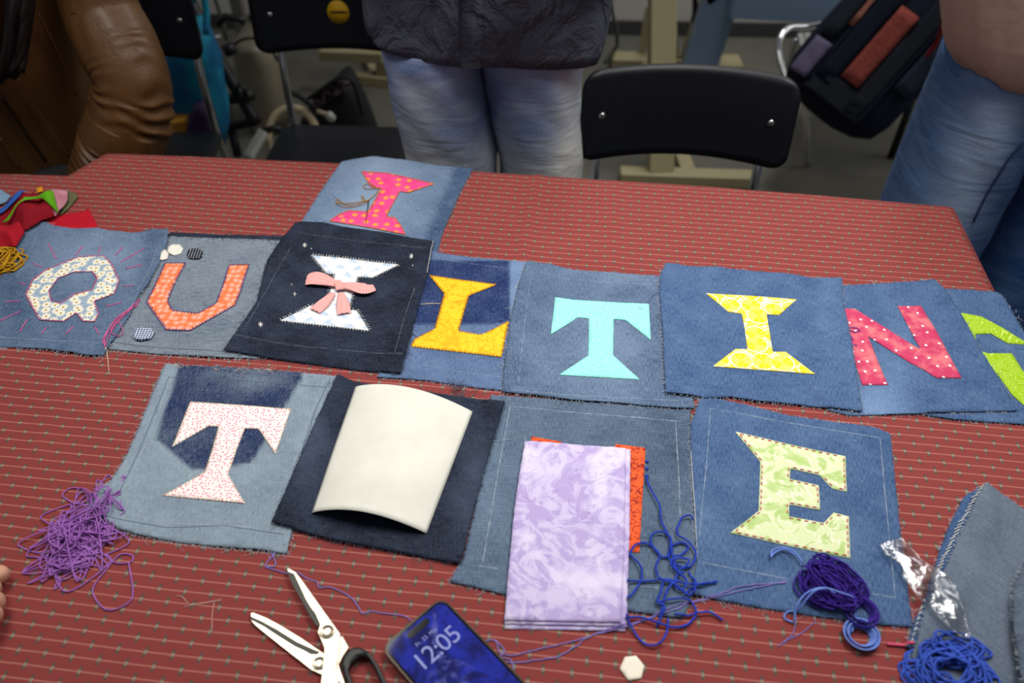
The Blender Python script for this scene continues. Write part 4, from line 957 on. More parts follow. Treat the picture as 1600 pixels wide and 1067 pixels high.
vp = [thread_path(l, 0.0007, 0.0015, cf=c7) for l in ([(681, 240), (720, 205), (715, 185), (680, 168), (658, 178), (665, 190), (700, 190), (735, 188)], [(681, 242), (655, 258), (600, 272), (560, 268), (532, 240), (545, 238), (580, 262), (630, 260), (660, 235), (650, 220), (660, 245), (690, 235)], [(680, 240), (630, 250), (575, 255), (540, 250), (535, 262)])]
v, f = tubes(vp, 0.0007, 5); mk('brown_thread', v, f, thread_mat('brown_thread', srgb(150, 106, 40), srgb(180, 138, 70)), nd)
yarn('loose_thread', [thread_path(l, 0.0004, 0.0004) for l in ([(274, 930), (284, 931), (296, 943), (318, 941), (344, 937)], [(286, 948), (298, 944), (320, 940), (345, 935)], [(334, 940), (331, 958), (330, 986)])], 0.0004, thread_mat('beige_thread', srgb(190, 150, 140)), 'pale forked thread snippet alone on the red cloth', 4)

# ---------------------------------------------------------------- heap of bright scraps at the table edge
cZ = crop(0, 270, 6.276)
def scrap(px, rgb, h, seed, label, var=0.3, sat=None, z=TZ + 0.014):
    p = xy(cZ(px), z); w = waves(seed, 110, 5)
    zf = drape(p, 0.0007, seed, 0.0, 0.0, lambda X, Y: h * sstep(dist(p, X, Y), -0.006, 0.03) * (0.35 + 0.9 * w(X, Y)) + 0.002)
    b = MB('cotton_scrap'); n = b.noise(b.obj(), 30.0, 3.0); m = b.done(b.mix(n, tuple(c * (1 - var) for c in rgb[:3]) + (1,), sat or rgb), 0.85, 0.2)
    slab('fabric_scrap', p, 0.005, zf, 0.0007, m, label=label, cat='fabric scrap', group='fabric scraps piled at the table edge')
scrap([(-200, 120), (-20, 115), (85, 180), (40, 240), (0, 260), (-200, 330)], srgb(120, 150, 176), 0.018, 101, 'pale blue cotton scrap at the back of the scrap heap')
scrap([(330, 110), (360, 92), (390, 88), (400, 130), (340, 150)], srgb(214, 140, 20), 0.012, 108, 'tiny orange corner peeking over the green scrap')
scrap([(600, 150), (650, 130), (720, 150), (745, 185), (690, 250), (610, 340), (580, 380), (570, 300)], srgb(96, 98, 66), 0.02, 102, 'olive grey scrap end at the tip of the scrap heap')
scrap([(440, 200), (500, 140), (600, 130), (650, 160), (655, 240), (600, 330), (535, 400), (440, 380), (400, 280)], srgb(170, 50, 88), 0.026, 103, 'mottled pink and white cotton scrap in the scrap heap', 0.4, srgb(214, 160, 170))
scrap([(-150, 350), (0, 340), (140, 225), (300, 150), (420, 190), (500, 300), (530, 410), (400, 450), (240, 540), (60, 500), (-150, 520)], srgb(140, 8, 28), 0.024, 104, 'dark red crumpled cotton lying over the scrap heap', 0.45)
scrap([(-150, 490), (60, 500), (200, 505), (235, 560), (190, 640), (150, 705), (60, 690), (-150, 690)], srgb(168, 16, 34), 0.02, 105, 'red crumpled cotton scrap between the mustard yarn and the Q square', 0.3)
scrap([(-120, 290), (0, 245), (90, 180), (165, 140), (240, 125), (170, 205), (90, 265), (0, 315), (-120, 360)], srgb(44, 84, 160), 0.010, 106, 'bright blue strip folded over the dark red scrap', 0.25, z=TZ + 0.035)
scrap([(150, 205), (200, 150), (290, 118), (400, 112), (490, 110), (502, 238), (440, 215), (360, 165), (270, 148), (200, 180), (90, 275), (0, 325), (-60, 340), (0, 305), (90, 262)], srgb(92, 160, 20), 0.010, 107, 'lime green strip on top of the scrap heap', 0.25, z=TZ + 0.045)

# ---------------------------------------------------------------- scissors
cS = crop(380, 880, 5.704)
sc = empty('scissors', (*P(500, 1030)[:2], TZ), 'open steel tailor scissors with black handles beside the phone', 'scissors')
zb = float(TZ + 0.0015)
def flat(name, px, z, thick, mat, parent, bevel=0.0008, holes=(), label=None):
    o = slab(name, xy(cS(px), z + thick), 0.03, lambda X, Y: np.full(np.shape(X), z + thick), thick, mat, parent, [xy(cS(h), z + thick) for h in holes], smooth=False, label=label)
    return soften(o, bevel)
DARKST = plain('ground_steel_bevel', srgb(62, 62, 58), 0.5, 0.3, 0.6, 0.05)
bB = flat('blade', [(62, 442), (90, 434), (200, 478), (300, 530), (500, 650), (720, 800), (880, 640), (942, 748), (880, 840), (850, 900), (910, 1067), (900, 1120), (860, 1067), (800, 980), (716, 1004), (600, 948), (400, 792), (200, 634), (110, 560), (66, 512), (66, 478)], zb, 0.0026, STEEL, sc)
flat('blade_groove', [(66, 472), (160, 512), (300, 588), (480, 700), (684, 790), (660, 812), (600, 810), (540, 776), (460, 740), (300, 640), (180, 560), (74, 506)], zb + 0.0026, 0.0003, DARKST, bB, 0)
bA = flat('blade', [(388, 40), (410, 42), (470, 76), (520, 140), (640, 310), (760, 480), (862, 622), (866, 662), (850, 800), (818, 962), (852, 1067), (900, 1300), (690, 1300), (690, 1067), (722, 762), (700, 700), (660, 612), (682, 548), (640, 450), (520, 300), (440, 170), (396, 90)], zb + 0.0029, 0.0026, STEEL, sc)
flat('blade_bevel', [(392, 70), (452, 92), (500, 190), (560, 320), (640, 450), (682, 545), (660, 566), (590, 460), (520, 330), (440, 190)], zb + 0.0054, 0.0004, DARKST, bA, 0)
for (x, y, r, z) in ((748, 612, 0.0075, zb + 0.0055), (676, 893, 0.0068, zb + 0.0027)):
    p = P(*cS([(x, y)])[0], z); rings = [[(p[0] + r * k * math.cos(t), p[1] + r * k * math.sin(t), z + h) for t in np.linspace(0, 2 * math.pi, 25)[:-1]] for k, h in ((1.0, 0), (1.0, 0.0008), (0.85, 0.0016), (0.8, 0.0016), (0.72, 0.0009), (0.3, 0.0011))]
    v, f = loft(rings); mk('screw', v, f, STEEL, sc)
flat('handle', [(868, 900), (885, 830), (925, 775), (960, 745), (1040, 735), (1120, 780), (1200, 890), (1290, 1080), (1330, 1250), (1250, 1400), (1100, 1350), (980, 1200), (915, 1067)], zb + 0.0005, 0.0095, BLACKP, sc, 0.003,
     [[(935, 950), (960, 890), (1010, 835), (1075, 818), (1125, 850), (1180, 960), (1240, 1110), (1245, 1220), (1180, 1270), (1080, 1200), (985, 1080)]])
flat('handle', [(690, 1180), (900, 1180), (1010, 1300), (1060, 1500), (960, 1620), (800, 1560), (700, 1400)], zb + 0.0005, 0.0095, BLACKP, sc, 0.003, [[(780, 1300), (880, 1290), (950, 1380), (970, 1480), (900, 1530), (820, 1480)]])
def text_mesh(name, body, origin, xdir, ydir, size, mat, parent, thick=0.0001, z=0.0, space=1.0):
    cu = bpy.data.curves.new(name, 'FONT'); cu.body = body; cu.size = size; cu.extrude = thick; cu.space_character = space; cu.resolution_u = 4
    t = bpy.data.objects.new(name + '_src', cu); COL.objects.link(t); bpy.context.view_layer.update()
    me = t.evaluated_get(bpy.context.evaluated_depsgraph_get()).to_mesh()
    X = np.array(xdir) / np.linalg.norm(xdir); Y = np.array(ydir) / np.linalg.norm(ydir)
    vv = [(origin[0] + X[0] * q.co.x + Y[0] * q.co.y, origin[1] + X[1] * q.co.x + Y[1] * q.co.y, z + q.co.z) for q in me.vertices]
    ff = [tuple(q.vertices) for q in me.polygons]; bpy.data.objects.remove(t); bpy.data.curves.remove(cu)
    return mk(name, vv, ff, mat, parent, smooth=False)
pa, pb = (np.array(P(*q, zb + 0.003)[:2]) for q in cS([(290, 690), (618, 902)])); dx_ = pb - pa
text_mesh('engraved_lettering', 'NATURWERKSTATT', pa + np.array([0, 0.0005]), dx_, np.array([-dx_[1], dx_[0]]), np.linalg.norm(dx_) / 9.4, plain('engraving', srgb(120, 116, 104), 0.6), bB, 0.0001, zb + 0.0027, 1.0)

# ---------------------------------------------------------------- phone
zp = TZ + 0.0105
C0 = np.array(P(593.5, 1011.8, zp)[:2]); C1 = np.array(P(690.8, 930.8, zp)[:2]); PWD = np.linalg.norm(C1 - C0); ax_ = (C1 - C0) / PWD; bx_ = np.array([ax_[1], -ax_[0]]); PLN = PWD * 2.03
def rrect(w, l, r, m=0.0, n=8):
    pts = []
    for cx_, cy_, a0 in ((w - r, l - r, 0), (r, l - r, 90), (r, r, 180), (w - r, r, 270)):
        for k in range(n + 1):
            t = math.radians(a0 + 90 * k / n); pts.append((cx_ + (r - m) * math.cos(t), cy_ + (r - m) * math.sin(t)))
    return [tuple(C0 + ax_ * x + bx_ * y) for x, y in pts]
ph = empty('phone', (*(C0 + ax_ * PWD / 2 + bx_ * PLN / 2), TZ), 'smartphone in a dark bronze case showing the time on a blue screen', 'phone')
M_CASE = plain('dark_bronze_case', srgb(58, 44, 28), 0.3, 0.5, 0.35, 0.2)
o = slab('case', rrect(PWD, PLN, 0.0125), 0.04, lambda X, Y: np.full(np.shape(X), zp), zp - TZ - 0.002, M_CASE, ph, smooth=False); soften(o, 0.0015)
o = slab('bezel', rrect(PWD, PLN, 0.0125, 0.0022), 0.04, lambda X, Y: np.full(np.shape(X), zp + 0.0004), 0.001, plain('black_glass', srgb(8, 8, 10), 0.08, 0.3), ph, smooth=False)
b = MB('blue_lock_screen'); n = b.noise(b.uv(), 30.0, 3.0, 0.5, 1.5); n2 = b.noise(b.uv(), 16.0, 2.0, 0.5, 2.5)
cscr = b.mix(b.step(n, 0.4, 0.65), srgb(14, 18, 84), srgb(30, 44, 158)); cscr = b.mix(b.step(n2, 0.55, 0.75) * 0.7, cscr, srgb(104, 108, 190))
b.done((0.01, 0.01, 0.03, 1), 0.06, 0.25); b.put(b.bsdf.inputs['Emission Color'], cscr); b.bsdf.inputs['Emission Strength'].default_value = 0.75; M_SCR = b.m
slab('screen', rrect(PWD, PLN, 0.0125, 0.0042), 0.04, lambda X, Y: np.full(np.shape(X), zp + 0.0006), 0.0003, M_SCR, ph, smooth=False, frame=(tuple(C0), tuple(ax_)))
def scr(x, y): return C0 + ax_ * x * PWD + bx_ * y * PWD
b = MB('screen_white'); b.done((0.02, 0.02, 0.03, 1), 0.3); b.put(b.bsdf.inputs['Emission Color'], srgb(160, 168, 235)); b.bsdf.inputs['Emission Strength'].default_value = 0.6; M_SCRT = b.m
isl = []; cI = scr(0.5, 0.135); hw, hh_ = PWD * 0.17, PWD * 0.045
for s_, a0 in ((1, -90), (-1, 90)):
    for k in range(9): t = math.radians(a0 + 180 * k / 8); isl.append(tuple(cI + ax_ * (s_ * (hw - hh_) + hh_ * math.cos(t)) + bx_ * hh_ * math.sin(t)))
slab('camera_cutout', isl, 0.03, lambda X, Y: np.full(np.shape(X), zp + 0.0008), 0.0002, plain('cutout_black', srgb(4, 4, 5), 0.1, 0.5), ph, smooth=False)
text_mesh('clock_digits', '12:05', scr(0.165, 0.60), ax_, -bx_, PWD * 0.33, M_SCRT, ph, 0.00005, zp + 0.0007, 0.92)
text_mesh('date_line', 'Fr. 23. Mai', scr(0.335, 0.315), ax_, -bx_, PWD * 0.075, M_SCRT, ph, 0.00005, zp + 0.0007)
for y_ in (0.55, 0.75):
    q = scr(1.0, y_); tv, tf = tubes([[(q[0], q[1], zp - 0.004), tuple(q + bx_ * 0.011) + (zp - 0.004,)]], 0.0012, 8); mk('side_button', tv, tf, plain('brass_button', srgb(120, 86, 36), 0.3, 0.5, 0.8), ph)
print('PHONE WIDTH', PWD)

# ---------------------------------------------------------------- chairs with bent plywood backs
M_PLY = plain('black_stained_plywood', srgb(17, 20, 27), 0.42, 0.32, 0.0, 0.15, 25)
def chair(loc, rot, label, group='black plywood chairs behind the table'):
    R = rotz(rot); L = Vector(loc)
    T = lambda p: tuple(L + R @ Vector(p))
    ch = empty('chair', loc, label, 'chair', group)
    # backrest: a rounded board, concave towards the sitter (-y)
    W, Z0, Z1, n, m = 0.215, 0.622, 0.805, 22, 8
    def bp(x, z, off):
        y = 0.02 - 0.055 * (x / W) ** 2 + 0.16 * (z - 0.7) + off; return (x, y, z)
    out = []
    r = 0.035
    for cx_, cz_, a0 in ((W - r, Z1 - r, 0), (-W + r, Z1 - r, 90), (-W + r, Z0 + r, 180), (W - r, Z0 + r, 270)):
        for k in range(7): t = math.radians(a0 + 15 * k); out.append((cx_ + r * math.cos(t), cz_ + r * math.sin(t)))
    gx, gz = np.meshgrid(np.linspace(-W, W, 25), np.linspace(Z0, Z1, 12)); mm = inside(out, gx, gz) & (dist(out, gx, gz) > 0.006); od = densify(out, 0.012)
    v, e, f, *_ = delaunay_2d_cdt([Vector(p) for p in od + list(zip(gx[mm].tolist(), gz[mm].tolist()))], [(i, (i + 1) % len(od)) for i in range(len(od))], [], 1, 1e-7)
    k = len(v); vv = [T(bp(p.x, p.y, -0.006)) for p in v] + [T(bp(p.x, p.y, 0.006)) for p in v]; f = [tuple(q) for q in f]; he = {(q[i], q[(i + 1) % 3]) for q in f for i in range(3)}
    mk('backrest', vv, f + [(q[2] + k, q[1] + k, q[0] + k) for q in f] + [(b_, a_, a_ + k, b_ + k) for a_, b_ in he if (b_, a_) not in he], M_PLY, ch)
    # seat
    out = []; r = 0.05; SW, S0, S1 = 0.20, -0.39, 0.0
    for cx_, cy_, a0 in ((SW - r, S1 - r, 0), (-SW + r, S1 - r, 90), (-SW + r, S0 + r, 180), (SW - r, S0 + r, 270)):
        for k in range(7): t = math.radians(a0 + 15 * k); out.append((cx_ + r * math.cos(t), cy_ + r * math.sin(t)))
    rings = [[T((x * s, (y + 0.195) * s - 0.195, 0.40 + h - 0.010 * (1 - (x / SW) ** 2) * s)) for x, y in out] for s, h in ((0.97, -0.006), (1, -0.003), (1, 0.004), (0.97, 0.007), (0.5, 0.004), (0.02, 0.003))]
    v, f = loft(rings); mk('seat', v, f, M_PLY, ch)
    for s in (-1, 1):
        x = 0.175 * s
        v, f = tubes([smoothpath([T(q) for q in ((x, 0.045, 0.775), (x, 0.03, 0.66), (x * 1.0, 0.01, 0.56), (x, 0.0, 0.42), (x, 0.03, 0.25), (x, 0.09, 0.012))], 0.02)], 0.0105, 12); mk('back_tube', v, f, CHROME, ch)
        v, f = tubes([smoothpath([T(q) for q in ((x, 0.0, 0.385), (x, -0.2, 0.382), (x, -0.33, 0.375), (x, -0.37, 0.31), (x, -0.38, 0.012))], 0.02)], 0.0105, 12); mk('leg', v, f, CHROME, ch)
        for yy, zz in ((-0.0285, 0.715),):
            p = bp(x * 0.98, zz, -0.008); rings = [[T((p[0] + q * math.cos(t), p[1] - h, p[2] + q * math.sin(t))) for t in np.linspace(0, 6.283, 13)[:-1]] for q, h in ((0.0075, -0.002), (0.0075, 0.0), (0.005, 0.0022), (0.001, 0.0026))]
            v, f = loft(rings); mk('screw', v, f, CHROME, ch)
        for q in ((x, 0.10, 0.006), (x, -0.38, 0.006)):
            v, f = tubes([[T((q[0], q[1], 0.0)), T((q[0], q[1], 0.02))]], 0.0135, 12); mk('foot_cap', v, f, BLACKP, ch)
    v, f = tubes([smoothpath([T(q) for q in ((-0.175, -0.06, 0.38), (0, -0.06, 0.375), (0.175, -0.06, 0.38))], 0.03)], 0.009, 10); mk('crossbar', v, f, CHROME, ch)
    return ch, T, bp
def gp(u, v, z): return P(u, v, z)
q = gp(1068, 186, 0.70); chair((q[0], q[1] - 0.01, 0), math.radians(-5), 'empty black plywood chair pushed up behind the far table edge')
q = gp(530, 30, 0.70); c2, T2, bp2 = chair((q[0], q[1], 0), math.radians(-3), 'black plywood chair with a round yellow sticker on its backrest')
x, z = -0.004, 0.712
rings = []
for s, h in ((0.0, -0.0072), (1.0, -0.0072), (1.0, -0.0062)):
    rings.append([T2(bp2(x + (0.028 * s + 1e-4) * math.cos(t), z + (0.028 * s + 1e-4) * math.sin(t), h)) for t in np.linspace(0, 6.283, 29)[:-1]])
v, f = loft(rings); stk = mk('round_sticker', v, f, plain('yellow_sticker', srgb(206, 158, 22), 0.6), c2, label='round yellow sticker')
v = [T2(bp2(x + a, z + b_, -0.0076 + c)) for a in (-0.020, 0.024) for b_ in (-0.0025, 0.0025) for c in (0, 0.0008)]
mk('sticker_bar', v, [(0, 1, 3, 2), (4, 6, 7, 5), (0, 4, 5, 1), (2, 3, 7, 6), (0, 2, 6, 4), (1, 5, 7, 3)], plain('sticker_black', srgb(30, 26, 18), 0.6), stk, smooth=False)
q = gp(160, 40, 0.70); chair((q[0] + 0.03, q[1], 0), math.radians(4), 'black plywood chair behind the brown leather jacket')

# ---------------------------------------------------------------- people
def noise3(x, y, z, s): return mnoise.noise(Vector((x * s, y * s, z * s)))
def se_ring(cx, cy, z, a, b_, n=48, p=2.4, fold=None, zoff=None):
    r = []
    for k in range(n):
        t = 2 * math.pi * k / n; c, s = math.cos(t), math.sin(t)
        x = a * math.copysign(abs(c) ** (2 / p), c); y = b_ * math.copysign(abs(s) ** (2 / p), s)
        g = 1 + (fold(t, z) if fold else 0); r.append((cx + x * g, cy + y * g, z + (zoff(t) if zoff else 0)))
    return r
def body_mesh(name, joints, bones, mat, parent):
    me = bpy.data.meshes.new(name); o0 = LOC[parent]
    me.from_pydata([tuple(Vector(j[0]) - o0) for j in joints], bones, []); o = bpy.data.objects.new(name, me); COL.objects.link(o); o.parent = parent; LOC[o] = o0
    o.modifiers.new('skin', 'SKIN'); 
    for i, j in enumerate(joints): me.skin_vertices[0].data[i].radius = (j[1], j[1] if len(j) < 3 else j[2])
    me.skin_vertices[0].data[0].use_root = True; sb = o.modifiers.new('sub', 'SUBSURF'); sb.levels = 2; sb.render_levels = 2
    me.materials.append(mat); o.modifiers['skin'].use_smooth_shade = True
    return o
M_SKIN = plain('skin', srgb(196, 146, 122), 0.55, 0.3, 0, 0.1, 25)
M_HAIR = plain('dark_hair', srgb(20, 16, 15), 0.5, 0.3, 0, 0.3, 200)
M_SHOE = plain('dark_shoe_leather', srgb(34, 32, 32), 0.5)
def human(parent, cx, cy, hip, sh, head, legs=True, arms=None, lean=0.0, seat=None):
    J = [((cx, cy, hip + 0.03), 0.10, 0.07), ((cx, cy - lean * 0.4, hip + 0.22), 0.12, 0.09), ((cx, cy - lean, sh - 0.08), 0.14, 0.09), ((cx, cy - lean, sh + 0.03), 0.055), ((cx, cy - lean - 0.01, sh + 0.10), 0.05), ((cx, cy - lean - 0.02, sh + 0.19), 0.078, 0.095), ((cx, cy - lean - 0.015, sh + 0.28), 0.07, 0.085)]
    B = [(0, 1), (1, 2), (2, 3), (3, 4), (4, 5), (5, 6)]
    for s in (-1, 1):
        k = len(J)
        if seat: J += [((cx + s * 0.09, cy, hip - 0.04), 0.085), ((cx + s * 0.10, cy - 0.40, hip), 0.06), ((cx + s * 0.10, cy - 0.42, 0.10), 0.042), ((cx + s * 0.10, cy - 0.52, 0.045), 0.035)]
        else: J += [((cx + s * 0.10, cy + 0.01, hip - 0.08), 0.06), ((cx + s * 0.10, cy, hip * 0.52), 0.058), ((cx + s * 0.10, cy + 0.02, 0.09), 0.042), ((cx + s * 0.105, cy - 0.13, 0.04), 0.035)]
        B += [(0, k), (k, k + 1), (k + 1, k + 2), (k + 2, k + 3)]
        A = arms[(s + 1) // 2]; k = len(J); J += [((cx + s * 0.17, cy - lean, sh - 0.03), 0.055)] + A; B += [(2, k)] + [(k + i, k + i + 1) for i in range(len(A))]
    return body_mesh('body', J, B, M_SKIN, parent)

# standing person in a dark linen shirt
def edge(v, ul, ur, y, front=0.0):
    a = PY(ul, v, y); c = PY(ur, v, y); return (a[0] + c[0]) / 2, (c[0] - a[0]) / 2, PY(ul, v, y - front)[2]
YM = 1.50
pm = empty('person', (PY(760, 100, YM)[0], YM, 0), 'standing person in a dark linen shirt and blue jeans behind the table', 'person', 'people around the table')
M_LINEN = MB('charcoal_linen'); b = M_LINEN; u = b.obj(); n1 = b.noise(u, 260.0, 3.0); n2 = b.noise(u, 11.0, 4.0, 0.55, 0.8); b.bump(n1 * 0.4 + n2 * 8.0, 0.006, 0.8); M_LINEN = b.done(b.mix(n1 * 0.5 + n2 * 0.5, srgb(40, 44, 54), srgb(92, 96, 108)), 0.9, 0.15)
def jeans_mat(name, c_mid, c_edge, c_low, cx, half, z0, z1):
    b = MB(name); o = b.n('ShaderNodeTexCoord'); g = V(b, b.n('ShaderNodeNewGeometry').outputs['Position']); x, y, z = b.sep(g)
    n = b.noise(b.vec(x * 1.0, y, z * 1.0), 420.0, 2.0); big = b.noise(b.vec(x, y, z * 2.0), 14.0, 4.0)
    k = b.attr('fade_or_lit'); c = b.mix(k + (n - 0.5) * 0.5 + (big - 0.5) * 0.5, c_mid, c_edge); wr = b.noise(b.vec(x * 6.0, y * 6.0, z * 24.0), 1.0, 2.0, 0.5, 1.2); b.bump(n * 0.2 + wr, 0.008, 0.6); return b.done(c, 0.92, 0.15)
def shirt_fold(t, z):
    return 0.035 * noise3(math.cos(t) * 1.5, math.sin(t) * 1.5, z * 5.5, 1.6) + 0.016 * noise3(math.cos(t) * 3 + 4, math.sin(t) * 3, z * 9, 1.5)
rows = []
levels = [(104, 590, 936), (92, 584, 942), (80, 580, 945), (60, 575, 948), (40, 572, 950), (20, 570, 951), (0, 568, 952), (-60, 565, 955), (-140, 560, 962), (-240, 556, 968)]
def hem(t):
    c, s = math.cos(t), math.sin(t)
    return -0.018 * max(0, c) * (s < 0.3) - 0.010 * max(0, -s) + 0.018 * max(0, -c) + (0.010 if (c < -0.2 and s < 0) else 0) * 0.3
for i, (v, ul, ur) in enumerate(levels):
    cx_, hw_, z_ = edge(v, ul, ur, YM, 0.12)
    rows.append(se_ring(cx_, YM + 0.01, z_, hw_, 0.115, 96, 3.4, shirt_fold, (lambda t, k=(1 if i == 0 else 0.5 if i == 1 else 0.2 if i == 2 else 0): hem(t) * k)))
cx_, hw_, z_ = edge(-240, 556, 968, YM); shz = 1.44
for z2_, k in ((1.25, 1.0), (1.36, 0.98), (1.43, 0.8), (1.47, 0.42), (1.50, 0.30)):
    rows.append(se_ring(cx_, YM + 0.01, z2_, 0.215 * k, 0.12 * (0.55 + 0.45 * k), 96, 2.3, shirt_fold))
v, f = loft(rows, False); sh_o = mk('shirt', v, f, M_LINEN, pm); md = sh_o.modifiers.new('thick', 'SOLIDIFY'); md.thickness = 0.003
def front_y(x, z, v_):
    best = None
    for r_ in rows:
        for p in r_:
            if p[1] < YM:
                d_ = abs(p[0] - x) + abs(p[2] - z)
                if best is None or d_ < best[0]: best = (d_, p[1])
    return best[1]
strip = []
for v_ in np.linspace(112, -140, 16):
    p = PY(722, v_, YM - 0.12); yy = front_y(p[0], p[2], v_) - 0.003; strip.append((p[0], yy, p[2]))
vv = [(p[0] + s, p[1] + c, p[2]) for p in strip for s, c in ((-0.004, 0.004), (-0.002, -0.001), (0.032, -0.001), (0.034, 0.004))]
mk('placket', vv, [(i * 4 + k, i * 4 + k + 1, i * 4 + k + 5, i * 4 + k + 4) for i in range(15) for k in range(3)], M_LINEN, pm)
for s, A in ((-1, ((cx_ - 0.17, YM, 1.40), (cx_ - 0.27, YM + 0.02, 1.12), (cx_ - 0.10, YM - 0.20, 1.14))), (1, ((cx_ + 0.17, YM, 1.40), (cx_ + 0.27, YM + 0.02, 1.12), (cx_ + 0.10, YM - 0.22, 1.10)))):
    pth = smoothpath(A, 0.03); v, f = tubes([pth], list(np.linspace(0.075, 0.05, len(pth))), 20); mk('sleeve', v, f, M_LINEN, pm)
M_JM = jeans_mat('blue_jeans_lit_edge', srgb(88, 114, 160), srgb(196, 196, 192), None, 0, 0, 0, 0)  # second colour is the paler tone for painted light
legv = []
jr = []
def leg_rows(lv, yc, dep, low):
    R_ = []
    for v_, ul, ur in lv: c_, h_, z_ = edge(v_, ul, ur, yc, 0.06); R_.append((c_, h_, z_))
    c_, h_, z_ = R_[-1]
    for z2_, k in low: R_.append((c_, h_ * k, z2_))
    return R_
def build_leg(R_, yc, dep, seed):
    rr = []
    for c_, h_, z_ in R_:
        fold = lambda t, z: 0.030 * noise3(math.cos(t + seed) * 1.2, math.sin(t), z * 16 + 2.0 * math.cos(t), 1.0) + 0.012 * noise3(math.cos(t) * 2, math.sin(t) * 2 + seed, z * 34, 1.0)
        rr.append(se_ring(c_, yc, z_, h_, dep * (0.75 + 0.25 * h_ / R_[0][1]), 64, 2.2, fold))
    return rr
def refine(R_, n=5):
    out = []
    for a, c in zip(R_[:-1], R_[1:]):
        for k in range(n): t = k / n; out.append(tuple(a[i] + (c[i] - a[i]) * t for i in range(3)))
    return out + [R_[-1]]
low = ((0.5, 0.97), (0.3, 0.95), (0.05, 0.97))
Ra = refine(leg_rows([(78, 606, 748), (97, 599, 748), (150, 609, 758), (200, 622, 768), (255, 636, 778)], YM, 0.10, low)); Rb = refine(leg_rows([(60, 744, 915), (110, 748, 912), (150, 755, 909), (200, 765, 906), (268, 781, 912)], YM, 0.10, low))
va, fa = loft(build_leg(Ra, YM + 0.005, 0.105, 1)); vb, fb = loft(build_leg(Rb, YM + 0.015, 0.105, 5)); va = list(va)
hv, hf = loft([se_ring(PY(755, 100, YM)[0], YM + 0.015, z_, a_, 0.10, 48, 2.4) for z_, a_ in ((0.86, 0.10), (0.88, 0.160), (0.93, 0.165), (1.0, 0.165))])
nvb = len(va) + len(vb)
allv = va + list(vb) + list(hv); A_ = np.array(allv)
cxa = (A_[:, 0] - A_[:, 0].min()) / (A_[:, 0].max() - A_[:, 0].min())
fade_or_lit = 0.20 + 0.55 * np.exp(-((cxa - 0.92) / 0.10) ** 2) + 0.30 * np.exp(-((cxa - 0.18) / 0.12) ** 2) * np.clip((0.86 - A_[:, 2]) / 0.05, 0, 1) + 0.35 * sstep(A_[:, 2], 0.74, 0.64)  # light on the right edge and lower legs, painted into the denim colour
mk('jeans', allv, list(fa) + [tuple(i + len(va) for i in q) for q in fb] + [tuple(i + nvb for i in q) for q in hf], M_JM, pm, attrs={'fade_or_lit': fade_or_lit})
cxm = PY(760, 100, YM)[0]
human(pm, cxm, YM + 0.02, 0.92, 1.44, 1.7, arms=([((cx_ - 0.26, YM + 0.02, 1.13), 0.04), ((cx_ - 0.06, YM - 0.22, 1.14), 0.028), ((cx_ + 0.03, YM - 0.24, 1.15), 0.035, 0.02)], [((cx_ + 0.26, YM + 0.02, 1.13), 0.04), ((cx_ + 0.06, YM - 0.24, 1.10), 0.028), ((cx_ - 0.03, YM - 0.26, 1.11), 0.035, 0.02)]))
def hair_cap(parent, c, r):
    rings = [[(c[0] + r * 0.95 * math.sin(ph_) * math.cos(t), c[1] + 0.02 + r * 1.1 * math.sin(ph_) * math.sin(t), c[2] + r * 1.15 * math.cos(ph_)) for t in np.linspace(0, 6.283, 25)[:-1]] for ph_ in np.linspace(0.02, 1.75, 10)]
    v, f = loft(rings); return mk('hair', v, f, M_HAIR, parent)
hair_cap(pm, (cxm, YM + 0.03, 1.69), 0.105)
for s in (-1, 1):
    rings = [se_ring(cxm + s * 0.11, YM - 0.06, z_, 0.05 * k, 0.13 * k, 24, 2.6) for z_, k in ((0.0, 0.96), (0.02, 1.0), (0.05, 0.9), (0.085, 0.55))]; v, f = loft(rings); mk('shoe', v, f, M_SHOE, pm)

# standing person at the far table corner, jeans and a blush top
YR = 1.42
cxr = 1.035
pr = empty('person', (cxr, YR, 0), 'standing person in blue jeans and a blush pink top at the table corner', 'person', 'people around the table')
M_JR = jeans_mat('blue_jeans', srgb(32, 76, 136), srgb(146, 164, 190), None, 0, 0, 0, 0)
hipR = [(cxr, 0.215, 1.05), (cxr, 0.225, 0.97), (cxr, 0.222, 0.90), (cxr, 0.215, 0.84)]
rr = [se_ring(c_, YR + 0.02, z_, h_, 0.155, 64, 2.3, lambda t, z: 0.014 * noise3(math.cos(t) * 1.5, math.sin(t) * 1.5, z * 8, 1.5)) for c_, h_, z_ in refine(hipR, 4)]
v1, f1 = loft(rr)
allv = list(v1); allf = list(f1)
for s in (-1, 1):
    L_ = refine([(cxr + s * 0.108, 0.108, 0.88), (cxr + s * 0.112, 0.107, 0.75), (cxr + s * 0.115, 0.106, 0.62), (cxr + s * 0.115, 0.105, 0.45), (cxr + s * 0.115, 0.10, 0.05)], 5)
    v2, f2 = loft(build_leg(L_, YR + 0.02, 0.135, 9 + s)); allf += [tuple(i + len(allv) for i in q) for q in f2]; allv += list(v2)
A_ = np.array(allv); pu, pv = to_px(A_[:, 0], A_[:, 1], A_[:, 2])
fade_or_lit = 0.14 + 0.75 * np.exp(-((A_[:, 0] - cxr + 0.155) / 0.05) ** 2) * sstep(A_[:, 2], 0.92, 0.80) + 0.12 * np.exp(-((A_[:, 0] - cxr + 0.05) / 0.05) ** 2)
mk('jeans', allv, allf, M_JR, pr, attrs={'fade_or_lit': fade_or_lit})
M_BLUSH = plain('blush_pink_jersey', srgb(184, 156, 142), 0.8, 0.2, 0, 0.08, 12, 0.004)
YB = YR - 0.10; tr_ = []
